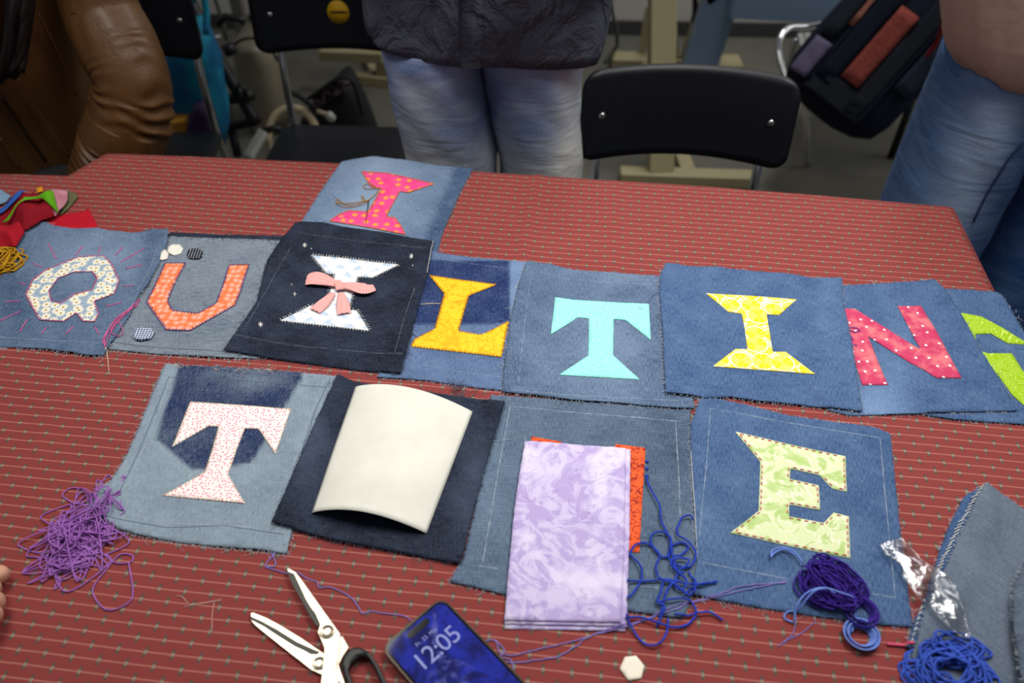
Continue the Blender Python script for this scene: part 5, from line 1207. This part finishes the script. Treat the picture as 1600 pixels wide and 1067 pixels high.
for v_, ul in ((168, 1640), (164, 1600), (156, 1572), (140, 1545), (124, 1524), (100, 1509), (70, 1500), (30, 1497), (0, 1494), (-60, 1490), (-140, 1486)):
    p = PY(ul, v_, YB); cc_ = cxr + 0.09; tr_.append(se_ring(cc_, YB + 0.07, p[2], max(0.012, cc_ - p[0]), 0.14 if v_ < 150 else 0.10, 64, 2.2, lambda t, z: 0.055 * noise3(math.cos(t) * 4.2, math.sin(t) * 4.2, z * 2.0, 1.6) + 0.02 * noise3(math.cos(t) * 9, math.sin(t) * 9, z * 3.0, 1.6)))
ztop = tr_[-1][0][2]
for z_, k in ((1.25, 1.0), (1.36, 0.95), (1.42, 0.75), (1.46, 0.35)): tr_.append(se_ring(cxr + 0.03, YR, z_, 0.20 * k, 0.13 * (0.5 + 0.5 * k), 64, 2.2))
v, f = loft(tr_); mk('top', v, f, M_BLUSH, pr)
def on_jeans(u, v_):
    a, b_, c = ray(u, v_)
    cand = A_[np.argsort((pu - u) ** 2 + (pv - v_) ** 2)[:40]]; q = cand[np.argmin(cand[:, 1])]; t = q[1] / b_; return (a * t, q[1] - 0.003, CAM_Z + c * t)
pts = [on_jeans(u, v_) for u, v_ in ((1600, 222), (1580, 240), (1562, 268), (1545, 295), (1532, 320), (1520, 345))]
v, f = tubes([smoothpath(pts, 0.01)], 0.0022, 6); mk('pocket_seam', v, f, plain('seam_navy', srgb(28, 44, 78), 0.9), pr)
human(pr, cxr, YR + 0.03, 0.92, 1.42, 1.7, arms=([((cxr - 0.17, YR + 0.10, 1.16), 0.04), ((cxr - 0.05, YR - 0.02, 1.10), 0.03)], [((cxr + 0.28, YR, 1.13), 0.04), ((cxr + 0.26, YR - 0.2, 1.05), 0.03), ((cxr + 0.25, YR - 0.27, 1.04), 0.03, 0.018)]))
hair_cap(pr, (cxr, YR + 0.04, 1.67), 0.105)
for s in (-1, 1):
    rings = [se_ring(cxr + s * 0.115, YR - 0.05, z_, 0.05 * k, 0.13 * k, 24, 2.6) for z_, k in ((0.0, 0.96), (0.02, 1.0), (0.05, 0.9), (0.085, 0.55))]; v, f = loft(rings); mk('shoe', v, f, M_SHOE, pr)

# seated person in a brown leather jacket
YJ = 1.60
b = MB('brown_leather'); n = b.noise(b.obj(), 140.0, 4.0, 0.6); n2 = b.noise(b.obj(), 6.0, 3.0); b.bump(n + n2, 0.0015, 0.5); M_LEATH = b.done(b.mix(n * 0.4 + n2 * 0.6, srgb(56, 34, 15), srgb(108, 72, 34)), 0.44, 0.4)
cxj = PY(8, 120, YJ)[0]
pj = empty('person', (cxj, YJ, 0), 'seated person in a brown leather jacket at the table edge', 'person', 'people around the table')
tor = []
for v_, half in ((330, 0.17), (270, 0.175), (200, 0.18), (120, 0.185), (40, 0.19), (-40, 0.195), (-140, 0.20)):
    z_ = PY(0, v_, YJ)[2]; tor.append((cxj, half, z_))
rr = [se_ring(c_, YJ + 0.02, z_, h_, 0.15, 72, 2.3, lambda t, z: 0.02 * noise3(math.cos(t) * 1.6, math.sin(t) * 1.6, z * 5, 1.4) + 0.012 * noise3(math.cos(t) * 4, math.sin(t) * 4, z * 3, 1.4)) for c_, h_, z_ in refine(tor, 5)]
zt = tor[-1][2]
for dz_, k in ((0.07, 0.95), (0.13, 0.8), (0.17, 0.45), (0.20, 0.34)): rr.append(se_ring(cxj, YJ + 0.01, zt + dz_, 0.20 * k, 0.14 * (0.5 + 0.5 * k), 72, 2.3))
v, f = loft(rr); mk('jacket', v, f, M_LEATH, pj)
TOR = np.array(rr).reshape(-1, 3); tu, tv_ = to_px(TOR[:, 0], TOR[:, 1], TOR[:, 2])
def on_jacket(u, v_, off=0.003):
    a, b_, c = ray(u, v_); cand = TOR[np.argsort((tu - u) ** 2 + (tv_ - v_) ** 2)[:30]]; q = cand[np.argmin(cand[:, 1])]; t = (q[1] - off) / b_; return (a * t, q[1] - off, CAM_Z + c * t)
def sleeve(path, name):
    """path: (u, v, y, half width px)"""
    ctr = [np.array(list(PY(u, v_, y)) + [w]) for u, v_, y, w in path]; sm = smoothpath(ctr, 0.004); n = 64; rings = []
    for i, q in enumerate(sm):
        t = sm[min(i + 1, len(sm) - 1)][:3] - sm[max(i - 1, 0)][:3]; t = Vector(t).normalized(); xx = t.cross(Vector((0, 1, 0))).normalized(); yy = t.cross(xx)
        depth = q[1] * CT - (q[2] - CAM_Z) * ST; r = q[3] / FPX * depth; s = i / len(sm); ring = []
        el = math.exp(-((s - 0.52) / 0.20) ** 2)
        for k in range(n):
            a = 2 * math.pi * k / n
            px_ = Vector((math.cos(a) * 1.3, math.sin(a) * 1.3, s * 6)); w_ = s * 140 + 3.2 * math.sin(a - 0.6) + 4.0 * mnoise.noise(px_)
            ridge = 0.5 + 0.5 * math.cos(w_) - 0.35
            amp_ = max(0, mnoise.noise(Vector((math.cos(a) * 1.6 + 3, math.sin(a) * 1.6, s * 9))) + 0.40)
            fold = el * 0.15 * ridge * amp_ + 0.05 * mnoise.noise(Vector((math.cos(a) * 1.4, math.sin(a) * 1.4, s * 3.0 + 4)))
            fold += 0.035 * (1 - abs(2 * mnoise.noise(Vector((math.cos(a) * 2.4, math.sin(a) * 2.4, s * 2.6 + 9))))) * (1 - el)
            ring.append(tuple(Vector(q[:3]) + (xx * math.cos(a) + yy * math.sin(a)) * r * (1 + fold)))
        rings.append(ring)
    v, f = loft(rings); return mk(name, v, f, M_LEATH, pj)
sleeve([(128, -110, 1.60, 55), (142, -40, 1.58, 56), (158, 20, 1.56, 56), (182, 70, 1.53, 59), (203, 115, 1.50, 56), (208, 150, 1.49, 58), (203, 190, 1.48, 60), (190, 225, 1.47, 60), (172, 270, 1.46, 56), (150, 330, 1.45, 50)], 'sleeve')
sleeve([(-160, -110, 1.60, 55), (-190, 0, 1.58, 56), (-200, 100, 1.52, 58), (-180, 180, 1.48, 58), (-120, 250, 1.45, 52), (-60, 300, 1.44, 46)], 'sleeve')
for l, r_, m_, nm in (([(0, 150), (18, 175), (45, 215), (72, 252)], 0.0035, plain('brass_zip', srgb(58, 44, 26), 0.35, 0.5, 0.7), 'zipper'), ([(28, 122), (52, 160), (80, 205), (108, 245)], 0.0018, M_LEATH, 'seam'), ([(60, 20), (95, 90), (120, 150)], 0.002, M_LEATH, 'seam'), ([(0, 215), (20, 245), (30, 262)], 0.0018, M_LEATH, 'seam')):
    v, f = tubes([smoothpath([on_jacket(*q) for q in l], 0.008)], r_, 6); mk(nm, v, f, m_, pj)
hp = []
for k in range(60):
    u0 = random.uniform(-70, 30); pth = []
    for j in range(7):
        t = j / 6; u_ = u0 + random.uniform(-3, 3) + 22 * t * (1 - t) * 4 * (u0 > -10) ; v_ = -170 + 290 * t * random.uniform(0.97, 1.03) - 20 * abs(u0) / 70 * t; pth.append(on_jacket(u_, v_, 0.035 + 0.015 * random.random()) if v_ > -120 else PY(u_, v_, YJ - 0.12))
    hp.append(smoothpath(pth, 0.012))
v, f = tubes(hp, 0.0065, 6); mk('hair', v, f, M_HAIR, pj, kind='stuff')
hz = zt + 0.20; human(pj, cxj, YJ + 0.02, 0.52, hz - 0.06, 1.3, arms=([((PY(-190, 0, 1.58)), 0.03), ((PY(-195, 130, 1.50)), 0.028), ((PY(-120, 250, 1.45)), 0.024)], [((PY(158, 20, 1.56)), 0.03), ((PY(205, 130, 1.49)), 0.028), ((PY(172, 270, 1.46)), 0.024)]), seat=True)
hair_cap(pj, (cxj, YJ + 0.01, hz + 0.14), 0.11)
M_TROU = plain('dark_trousers', srgb(34, 32, 34), 0.9)
for s in (-1, 1):
    pth = smoothpath([(cxj + s * 0.09, YJ, 0.50), (cxj + s * 0.10, YJ - 0.22, 0.53), (cxj + s * 0.10, YJ - 0.41, 0.51), (cxj + s * 0.10, YJ - 0.44, 0.30), (cxj + s * 0.10, YJ - 0.43, 0.07)], 0.03); v, f = tubes([pth], list(np.linspace(0.095, 0.06, len(pth))), 20); mk('trouser_leg', v, f, M_TROU, pj)
    rings = [se_ring(cxj + s * 0.10, YJ - 0.50, z_, 0.05 * k, 0.13 * k, 24, 2.6) for z_, k in ((0.0, 0.96), (0.02, 1.0), (0.05, 0.9), (0.085, 0.55))]; v, f = loft(rings); mk('shoe', v, f, M_SHOE, pj)

# a hand resting on the near table edge
q = np.array(P(-52, 948, TZ + 0.02)); ph_ = empty('person', (q[0], q[1], TZ), 'bare hand of a person resting on the red cloth at the picture edge', 'person', 'people around the table')
J = [((q[0] + 0.012, q[1], TZ + 0.026), 0.036, 0.022), ((q[0] - 0.05, q[1] - 0.03, TZ + 0.030), 0.026, 0.020), ((q[0] - 0.16, q[1] - 0.10, TZ + 0.045), 0.034), ((q[0] - 0.30, q[1] - 0.17, TZ + 0.07), 0.042)]; B = [(0, 1), (1, 2), (2, 3)]
for i, (du, dv, l) in enumerate(((34, -34, 1.0), (40, -12, 1.05), (36, 8, 1.0), (26, 26, 0.85))):
    k0 = P(-58 + du, 945 + dv, TZ + 0.03); k1 = P(-58 + du + 18, 945 + dv + 6, TZ + 0.022); k2 = P(-58 + du + 15, 945 + dv + 14, TZ + 0.010); k3 = P(-58 + du - 4, 945 + dv + 18, TZ + 0.009); k = len(J)
    J += [(k0, 0.0105), (k1, 0.0092), (k2, 0.0082), (k3, 0.0075)]; B += [(0, k), (k, k + 1), (k + 1, k + 2), (k + 2, k + 3)]
k = len(J); J += [((q[0] - 0.005, q[1] + 0.034, TZ + 0.022), 0.012), ((q[0] + 0.010, q[1] + 0.042, TZ + 0.015), 0.011), ((q[0] + 0.022, q[1] + 0.036, TZ + 0.012), 0.010)]; B += [(1, k), (k, k + 1), (k + 1, k + 2)]
body_mesh('hand', J, B, M_SKIN, ph_)

# ---------------------------------------------------------------- furniture and bags in the back of the room
M_BEIGE = plain('beige_enamelled_steel', srgb(168, 156, 118), 0.45, 0.4, 0, 0.06, 8)
M_BLUEG = plain('blue_grey_enamelled_steel', srgb(138, 162, 188), 0.45, 0.4, 0, 0.06, 8)
def F(u, v): return Vector(P(u, v, 0.0))
st1 = empty('work_stand', F(1060, 200), 'beige steel stand with splayed legs behind the empty chair', 'stand', 'steel stands in the back')
a, c = F(968, 281), F(1182, 288); beam('foot_bar', a + Vector((0, 0, 0.02)), c + Vector((0, 0, 0.02)), 0.06, 0.04, M_BEIGE, st1)
a2, c2_ = F(955, 104), F(1062, 106); beam('foot_bar', a2 + Vector((0, 0, 0.025)), c2_ + Vector((0, 0, 0.025)), 0.09, 0.05, M_BEIGE, st1)
base = F(1030, 280) + Vector((0, 0, 0.03)); beam('column', base, Vector(PY(1035, -20, base.y + 0.25)), 0.085, 0.05, M_BEIGE, st1)
base = F(1000, 100) + Vector((0, 0, 0.03)); beam('brace', base, Vector(PY(1014, 10, base.y + 0.02)), 0.025, 0.02, M_BEIGE, st1)
base = F(1052, 106) + Vector((0, 0, 0.03)); beam('column', base, Vector(PY(1042, -30, base.y)), 0.05, 0.04, M_BEIGE, st1)
base = F(1062, 108) + Vector((0, 0, 0.03)); beam('brace', base, Vector(PY(1102, -10, base.y)), 0.035, 0.02, M_BEIGE, st1)
beam('side_rail', (a + c) / 2 + Vector((0, 0.03, 0.02)), (a2 + c2_) / 2 + Vector((0, -0.04, 0.02)), 0.05, 0.04, M_BEIGE, st1)
st2 = empty('workbench', F(1100, 100), 'blue grey steel workbench with a slanted leg by the wall', 'workbench')
base = F(1092, 116) + Vector((0, 0, 0.05)); yb_ = base.y - 0.05
beam('leg', Vector(PY(1088, 118, yb_)), Vector(PY(1128, -8, yb_)), 0.14, 0.05, M_BLUEG, st2, up=(0, 1, 0))
beam('leg', Vector(PY(1128, -8, yb_)), Vector(PY(1096, -70, yb_)), 0.12, 0.05, M_BLUEG, st2, up=(0, 1, 0))
p0, p1 = Vector(PY(1144, -8, yb_ - 0.08)), Vector(PY(1345, 2, yb_ - 0.12)); beam('beam', p0, p1, 0.14, 0.10, M_BLUEG, st2, up=(0, 1, 0))
pf_ = F(1092, 112); beam('foot', pf_ + Vector((-0.06, 0, 0.025)), pf_ + Vector((0.17, 0, 0.025)), 0.12, 0.05, M_BEIGE, st2)
for v_ in (20,):
    v, f = tubes([smoothpath([PY(1086, -10, yb_ + 0.1), PY(1086, 20, yb_ + 0.1), PY(1083, 34, yb_ + 0.1)], 0.02)], 0.012, 8); mk('clamp', v, f, BLACKP, st2)
# dark cable hanging by the shirt
cb = [PY(953, -20, 3.0), PY(957, 20, 3.0), PY(963, 45, 3.0), PY(964, 70, 3.05)] + [tuple(F(957, 85) + Vector((0, 0, 0.012))), tuple(F(945, 100) + Vector((0, 0, 0.008)))]
v, f = tubes([smoothpath(cb, 0.02)], 0.007, 8); mk('power_cable', v, f, plain('grey_green_rubber', srgb(70, 78, 70), 0.6), label='thin dark cable hanging down beside the linen shirt', cat='cable')

# chrome chair with ribbed seat carrying the patchwork backpack
cc = empty('chrome_chair', F(1320, 190), 'chrome tube chair with a pale ribbed seat under the patchwork backpack', 'chair')
M_RIB = plain('grey_ribbed_vinyl', srgb(150, 148, 142), 0.6)
SZ = 0.32
s0, s1, s2, s3 = (np.array(P(u, v_, SZ)) for u, v_ in ((1246, 52), (1420, 36), (1436, 108), (1262, 118)))
for k in range(16):
    t0, t1 = k / 16, (k + 0.82) / 16
    q = [s0 + (s1 - s0) * t0, s0 + (s1 - s0) * t1, s3 + (s2 - s3) * t1, s3 + (s2 - s3) * t0]
    mk('seat_rib', [tuple(p) for p in q] + [tuple(p - np.array([0, 0, 0.015])) for p in q], [(3, 2, 1, 0), (4, 5, 6, 7), (0, 1, 5, 4), (1, 2, 6, 5), (2, 3, 7, 6), (3, 0, 4, 7)], M_RIB, cc, smooth=False)
def ct(pts, nm, r=0.011): v, f = tubes([smoothpath(pts, 0.02)], r, 12); mk(nm, v, f, CHROME, cc)
ct([PY(1300, 34, 2.74), PY(1262, 42, 2.72), PY(1232, 44, 2.70), PY(1218, 62, 2.66), PY(1218, 90, 2.62), PY(1226, 118, 2.58), PY(1240, 142, 2.54)], 'frame_tube')
ct([tuple(s3 - np.array([0, 0, 0.02])), tuple(s3 + np.array([0.0, -0.03, -0.06])), tuple(F(1262, 262) + Vector((0, 0, 0.01)))], 'leg')
lg = F(1392, 246); ct([tuple(s2 + np.array([-0.16, 0.0, -0.02])), (lg.x - 0.06, lg.y + 0.02, SZ - 0.01), (lg.x - 0.01, lg.y, SZ - 0.03), (lg.x + 0.03, lg.y, SZ - 0.10), (lg.x + 0.035, lg.y, 0.25)], 'frame_tube')
v, f = tubes([[(lg.x, lg.y, 0.0), (lg.x, lg.y, SZ - 0.06)]], 0.014, 12); mk('leg', v, f, BLACKP, cc)
ct([tuple(s0 + np.array([0, 0, -0.02])), tuple(s0 + np.array([0, 0.03, -0.2])), (s0[0] - 0.02, s0[1] + 0.05, 0.01)], 'leg'); ct([tuple(s1 + np.array([0, 0, -0.02])), tuple(s1 + np.array([0.02, 0.05, -0.44]))], 'leg')

bp_ = empty('backpack', P(1345, 110, SZ), 'dark denim patchwork backpack with a red patch leaning on the chrome chair', 'backpack')
YK = 2.30
def dn(name, rgb, k=1.5): return plain(name, rgb, 0.92, 0.15, 0, 0.35, 160, 0.002)
M_BP = dn('navy_denim_patchwork', srgb(24, 28, 42)); M_BP2 = dn('charcoal_denim_patchwork', srgb(32, 35, 42)); M_BPR = plain('woven_red_patch', srgb(140, 66, 56), 0.9, 0.15, 0, 0.4, 90, 0.003); M_BPL = dn('lilac_grey_patch', srgb(98, 90, 112))
# body: soft box along the slanted axis
ax0 = np.array(PY(1285, 175, YK + 0.05)); ax1 = np.array(PY(1478, -45, YK + 0.22)); axd = ax1 - ax0; AL = np.linalg.norm(axd); axd /= AL
vw = -np.array(ray(1345, 90)); vw = vw / np.linalg.norm(vw); sd = np.cross(vw, axd); sd /= np.linalg.norm(sd); up_ = np.cross(axd, sd)
def bpt(s, w, h): return tuple(ax0 + axd * s * AL - sd * w * 1.12 + up_ * h)
rings = []
for s, k in ((-0.03, 0.35), (0.0, 0.7), (0.05, 0.92), (0.15, 1.0), (0.35, 1.03), (0.6, 1.0), (0.8, 0.9), (0.95, 0.7), (1.02, 0.35)):
    ring = []
    for i in range(40):
        t = 2 * math.pi * i / 40; c, sn = math.cos(t), math.sin(t); w = 0.165 * k * math.copysign(abs(c) ** 0.6, c); h = 0.10 * k * math.copysign(abs(sn) ** 0.6, sn)
        g = 1 + 0.05 * mnoise.noise(Vector((c * 2, sn * 2, s * 5))); ring.append(bpt(s, w * g, h * g))
    rings.append(ring)
v, f = loft(rings); mk('bag_body', v, f, M_BP, bp_)
def patch(name, s0_, s1_, w0, w1, mat, h=0.104, th=0.006, label=None):
    vv = []; n = 8
    for i in range(n + 1):
        s = s0_ + (s1_ - s0_) * i / n
        for w in np.linspace(w0, w1, 5): vv.append(bpt(s, w, h + 0.002 * math.sin(i * 1.7 + w * 60) - 0.9 * max(0, abs(w) - 0.10) ** 1.3))
    ff = [(i * 5 + j, i * 5 + j + 1, i * 5 + j + 6, i * 5 + j + 5) for i in range(n) for j in range(4)]
    o = mk(name, vv, ff, mat, bp_, label=label); m = o.modifiers.new('t', 'SOLIDIFY'); m.thickness = th; m.offset = 0
patch('patch', 0.18, 0.66, -0.028, 0.028, M_BPR, 0.108, 0.008, 'woven red patch')
patch('patch', 0.05, 0.90, 0.034, 0.085, M_BP2); patch('patch', 0.10, 0.85, -0.085, -0.034, M_BP); patch('patch', 0.05, 0.28, -0.150, -0.10, M_BPL, 0.106); patch('patch', 0.02, 0.16, -0.09, 0.09, M_BP2, 0.103)
patch('patch', 0.30, 0.95, -0.150, -0.108, M_BP2, 0.104); patch('patch', 0.42, 0.98, -0.104, -0.090, plain('rust_striped_braid', srgb(150, 96, 78), 0.9, 0.15, 0, 0.45, 120), 0.107, 0.006)
patch('patch', 0.30, 0.80, 0.100, 0.150, dn('slate_denim_patch', srgb(40, 46, 58)), 0.104)
for w0, s0_, s1_ in ((0.09, 0.02, 0.95), (-0.09, 0.05, 0.95)): v, f = tubes([smoothpath([bpt(s, w0, 0.106) for s in np.linspace(s0_, s1_, 6)], 0.02)], 0.004, 6); mk('piping', v, f, M_BP, bp_)
v, f = tubes([smoothpath([PY(1478, -20, 2.25), PY(1474, 30, 2.26), PY(1464, 65, 2.28), PY(1445, 90, 2.3), PY(1418, 115, 2.33)], 0.02)], 0.006, 8); mk('strap_edge', v, f, plain('red_webbing', srgb(140, 20, 24), 0.8), bp_, label='red strap edging')
v, f = tubes([smoothpath([PY(1350, -30, 2.62), PY(1330, 20, 2.60), PY(1300, 50, 2.58), PY(1262, 85, 2.55)], 0.02)], 0.02, 10); mk('shoulder_strap', v, f, M_BP2, bp_)
v, f = tubes([smoothpath([PY(1385, 155, 2.30), PY(1412, 165, 2.30), PY(1422, 140, 2.32), PY(1410, 115, 2.33)], 0.02)], 0.006, 8); mk('strap_loop', v, f, BLACKP, bp_)

# clutter between the two far chairs
st3 = empty('metal_cabinet', F(395, 130), 'beige curved metal housing standing between the two far chairs', 'cabinet', 'steel stands in the back')
M_BG2 = plain('putty_enamel', srgb(128, 120, 98), 0.4, 0.45, 0, 0.06, 8)
YC = 2.75; rings = []
for v_, ul, ur in ((205, 395, 450), (170, 385, 446), (130, 374, 440), (95, 366, 434), (72, 362, 424), (62, 368, 410)):
    c_, h_, z_ = edge(v_, ul, ur, YC); rings.append(se_ring(c_, YC + 0.05, z_, h_, 0.12, 40, 3.0))
c_, h_, z_ = edge(205, 395, 450, YC); rings.insert(0, se_ring(c_, YC + 0.05, 0.0, h_, 0.12, 40, 3.0))
v, f = loft(rings); mk('housing', v, f, M_BG2, st3)
v, f = tubes([smoothpath([PY(434, 95, YC - 0.09), PY(415, 66, YC - 0.09), PY(385, 60, YC - 0.09), PY(362, 72, YC - 0.09)], 0.02)], 0.005, 8); mk('cable', v, f, BLACKP, st3)
for k, rgb_, ul, ur, v0_, v1_, y_, lbl in (('panel', (112, 108, 96), 345, 400, -60, 95, 3.2, None), ('panel', (96, 98, 86), 436, 462, 60, 205, 3.0, None)):
    a = PY(ul, v0_, y_); c = PY(ur, v1_, y_); box(k, ((a[0] + c[0]) / 2, y_, (a[2] + max(0, c[2])) / 2), (abs(c[0] - a[0]) / 2, 0.02, abs(a[2] - max(0, c[2])) / 2), plain('grey_panel', srgb(*rgb_), 0.6), st3)
# turquoise bag hanging behind the jacket
tq = empty('shopping_bag', F(290, 190), 'turquoise and blue cloth bag slumped behind the brown jacket', 'bag')
b = MB('turquoise_nylon'); n = b.noise(b.obj(), 7.0, 3.0); M_TQ = b.done(b.mix(b.step(n, 0.42, 0.62), srgb(14, 92, 132), srgb(22, 136, 160)), 0.6, 0.3)
YT = 2.30; rings = []
for v_, ul, ur in ((232, 268, 350), (200, 262, 352), (165, 258, 348), (130, 256, 344), (95, 252, 340), (65, 262, 328), (45, 285, 318)):
    c_, h_, z_ = edge(v_, ul, ur, YT); rings.append(se_ring(c_, YT + 0.03, z_, h_, 0.07, 48, 2.2, lambda t, z: 0.10 * noise3(math.cos(t) * 2, math.sin(t) * 2, z * 8, 1.0)))
v, f = loft(rings); mk('bag_cloth', v, f, M_TQ, tq)
rings = []
for v_, ul, ur in ((225, 288, 340), (205, 285, 338), (185, 292, 334), (168, 300, 328)):
    c_, h_, z_ = edge(v_, ul, ur, YT - 0.08); rings.append(se_ring(c_, YT - 0.06, z_, h_, 0.035, 32, 2.2, lambda t, z: 0.08 * noise3(math.cos(t) * 2, math.sin(t) * 2, z * 12, 1.0)))
v, f = loft(rings); mk('purple_lining', v, f, plain('plum_cloth', srgb(62, 44, 78), 0.8), tq, label='plum coloured pouch')
v, f = tubes([smoothpath([PY(290, 50, YT - 0.03), PY(296, 10, YT), PY(312, -20, YT), PY(322, 15, YT), PY(322, 55, YT - 0.03)], 0.02)], 0.01, 8); mk('handle', v, f, M_TQ, tq)
a = PY(262, 190, 2.24); o = box('carton', (a[0] + 0.035, 2.24, a[2] - 0.01), (0.05, 0.03, 0.025), plain('orange_card', srgb(190, 130, 40), 0.7), tq, rotz(0.3))
# black folding stand
fs = empty('folding_stand', F(380, 170), 'black folding metal stand leaning beside the turquoise bag', 'stand')
def bt(pts, nm, r=0.014, m=BLACKP, par=None): v, f = tubes([smoothpath(pts, 0.03)], r, 10); return mk(nm, v, f, m, par or fs)
YF = 2.50
bt([PY(283, -30, YF + 0.1), PY(335, 80, YF), PY(402, 195, YF - 0.08)], 'diagonal_leg', 0.02); bt([PY(352, 160, YF), PY(362, 205, YF - 0.05), PY(372, 245, YF - 0.1)], 'leg', 0.015); bt([PY(305, 75, YF - 0.04), PY(335, 68, YF - 0.04)], 'brace', 0.016)
bt([PY(360, 155, YF - 0.06), PY(396, 148, YF - 0.06)], 'clamp', 0.018); bt([PY(352, 200, YF - 0.05), PY(402, 188, YF - 0.05)], 'foot_bar', 0.016); bt([PY(366, 150, YF - 0.08), PY(372, 133, YF - 0.08), PY(382, 138, YF - 0.08), PY(384, 150, YF - 0.08)], 'wire_loop', 0.007)
ga = [PY(330, -20, YF + 0.2), PY(345, 25, YF + 0.2), PY(354, 62, YF + 0.2)]; bt(ga, 'thin_rod', 0.007, plain('grey_rod', srgb(120, 116, 104), 0.4, 0.5, 0.6)); bt([PY(340, 38, YF), PY(352, 26, YF), PY(375, 30, YF), PY(383, 36, YF)], 'grip', 0.011); bt([PY(326, 62, YF), PY(344, 57, YF)], 'chrome_clip', 0.009, CHROME); bt([PY(354, 70, YF + 0.1), PY(362, 84, YF + 0.1)], 'knob', 0.022)
# small wheeled trolley with a white lever and a black bag
tr2 = empty('wheeled_trolley', F(450, 200), 'folded trolley with a cream wheel and a white lever under the stickered chair', 'trolley')
M_CREAM = plain('cream_plastic', srgb(196, 176, 142), 0.5); M_WH = plain('white_plastic', srgb(190, 188, 176), 0.5)
YW = 2.45
cw = np.array(PY(458, 215, YW)); rw = 0.085
ring = [tuple(cw + np.array([rw * math.cos(t), 0.05 * math.sin(t), rw * math.sin(t)])) for t in np.linspace(0, 2 * math.pi, 40)]
v, f = tubes([ring], 0.013, 10); mk('wheel', v, f, M_CREAM, tr2)
v, f = tubes([[tuple(cw + np.array([0, -0.03, 0])), tuple(cw + np.array([0, 0.03, 0]))]], 0.03, 14); mk('hub', v, f, BLACKP, tr2)
beam('lever', PY(412, 205, YW - 0.08), PY(388, 245, YW - 0.14), 0.035, 0.02, M_WH, tr2)
v, f = tubes([smoothpath([PY(405, 212, YW - 0.06), PY(430, 200, YW - 0.06), PY(458, 215, YW - 0.02)], 0.02)], 0.012, 8); mk('frame_bar', v, f, BLACKP, tr2)
p = PY(514, 180, YW - 0.1); v, f = tubes([[p, (p[0] + 0.012, p[1] - 0.02, p[2])]], 0.014, 16); mk('knob', v, f, M_WH, tr2); bt([PY(496, 174, YW - 0.08), p], 'knob_arm', 0.007, M_CREAM, tr2)
bb = empty('shoulder_bag', F(520, 190), 'black bag with a mottled flap lying on the floor under the stickered chair', 'bag')
M_BB = plain('black_nylon', srgb(26, 25, 27), 0.7); b = MB('mottled_mesh'); n = b.noise(b.obj(), 60.0, 3.0); M_MESH = b.done(b.mix(b.step(n, 0.45, 0.6), srgb(26, 22, 26), srgb(88, 74, 80)), 0.8)
rings = []
for v_, ul, ur in ((215, 470, 590), (195, 468, 584), (175, 480, 578), (150, 500, 566), (132, 520, 555), (125, 528, 548)):
    c_, h_, z_ = edge(v_, ul, ur, 2.60); rings.append(se_ring(c_, 2.62, max(0.0, z_), h_, 0.09, 40, 2.4, lambda t, z: 0.06 * noise3(math.cos(t) * 2, math.sin(t) * 2, z * 8, 1.0)))
v, f = loft(rings); mk('bag_body', v, f, M_BB, bb)
q = [PY(u, v_, 2.50) for u, v_ in ((484, 152), (524, 128), (548, 132), (530, 148), (497, 166))]
mk('flap', q + [(p[0], p[1] + 0.02, p[2]) for p in q], [(4, 3, 2, 1, 0), (5, 6, 7, 8, 9)] + [(i, (i + 1) % 5, (i + 1) % 5 + 5, i + 5) for i in range(5)], M_MESH, bb, smooth=False)
v, f = tubes([smoothpath([PY(480, 156, 2.49), PY(524, 125, 2.49), PY(545, 122, 2.49), PY(556, 140, 2.5), PY(566, 180, 2.52)], 0.02)], 0.007, 8); mk('piping', v, f, M_BB, bb)
v, f = tubes([smoothpath([PY(446, 150, 2.45), PY(456, 145, 2.45), PY(470, 152, 2.45), PY(486, 165, 2.46), PY(500, 172, 2.48)], 0.02)], 0.009, 8); mk('strap', v, f, M_BB, bb)
# second beige stand, its feet seen below the stickered chair
st4 = empty('work_stand', F(550, 100), 'beige steel stand whose feet show below the stickered chair', 'stand', 'steel stands in the back')
a, c = Vector(PY(502, 84, 3.05)), Vector(PY(600, 88, 3.0)); beam('cross_rail', a, c, 0.05, 0.04, M_BEIGE, st4)
a, c = F(548, 128), F(640, 136); beam('foot_bar', a + Vector((0, 0, 0.02)), c + Vector((0, 0, 0.02)), 0.05, 0.04, M_BEIGE, st4)
a = F(604, 130); beam('column', a + Vector((0, 0, 0.03)), a + Vector((0.02, 0.05, 0.75)), 0.06, 0.05, M_BEIGE, st4); beam('side_rail', F(590, 132) + Vector((0, 0, 0.02)), F(575, 90) + Vector((0, 0, 0.02)), 0.04, 0.04, M_BEIGE, st4)
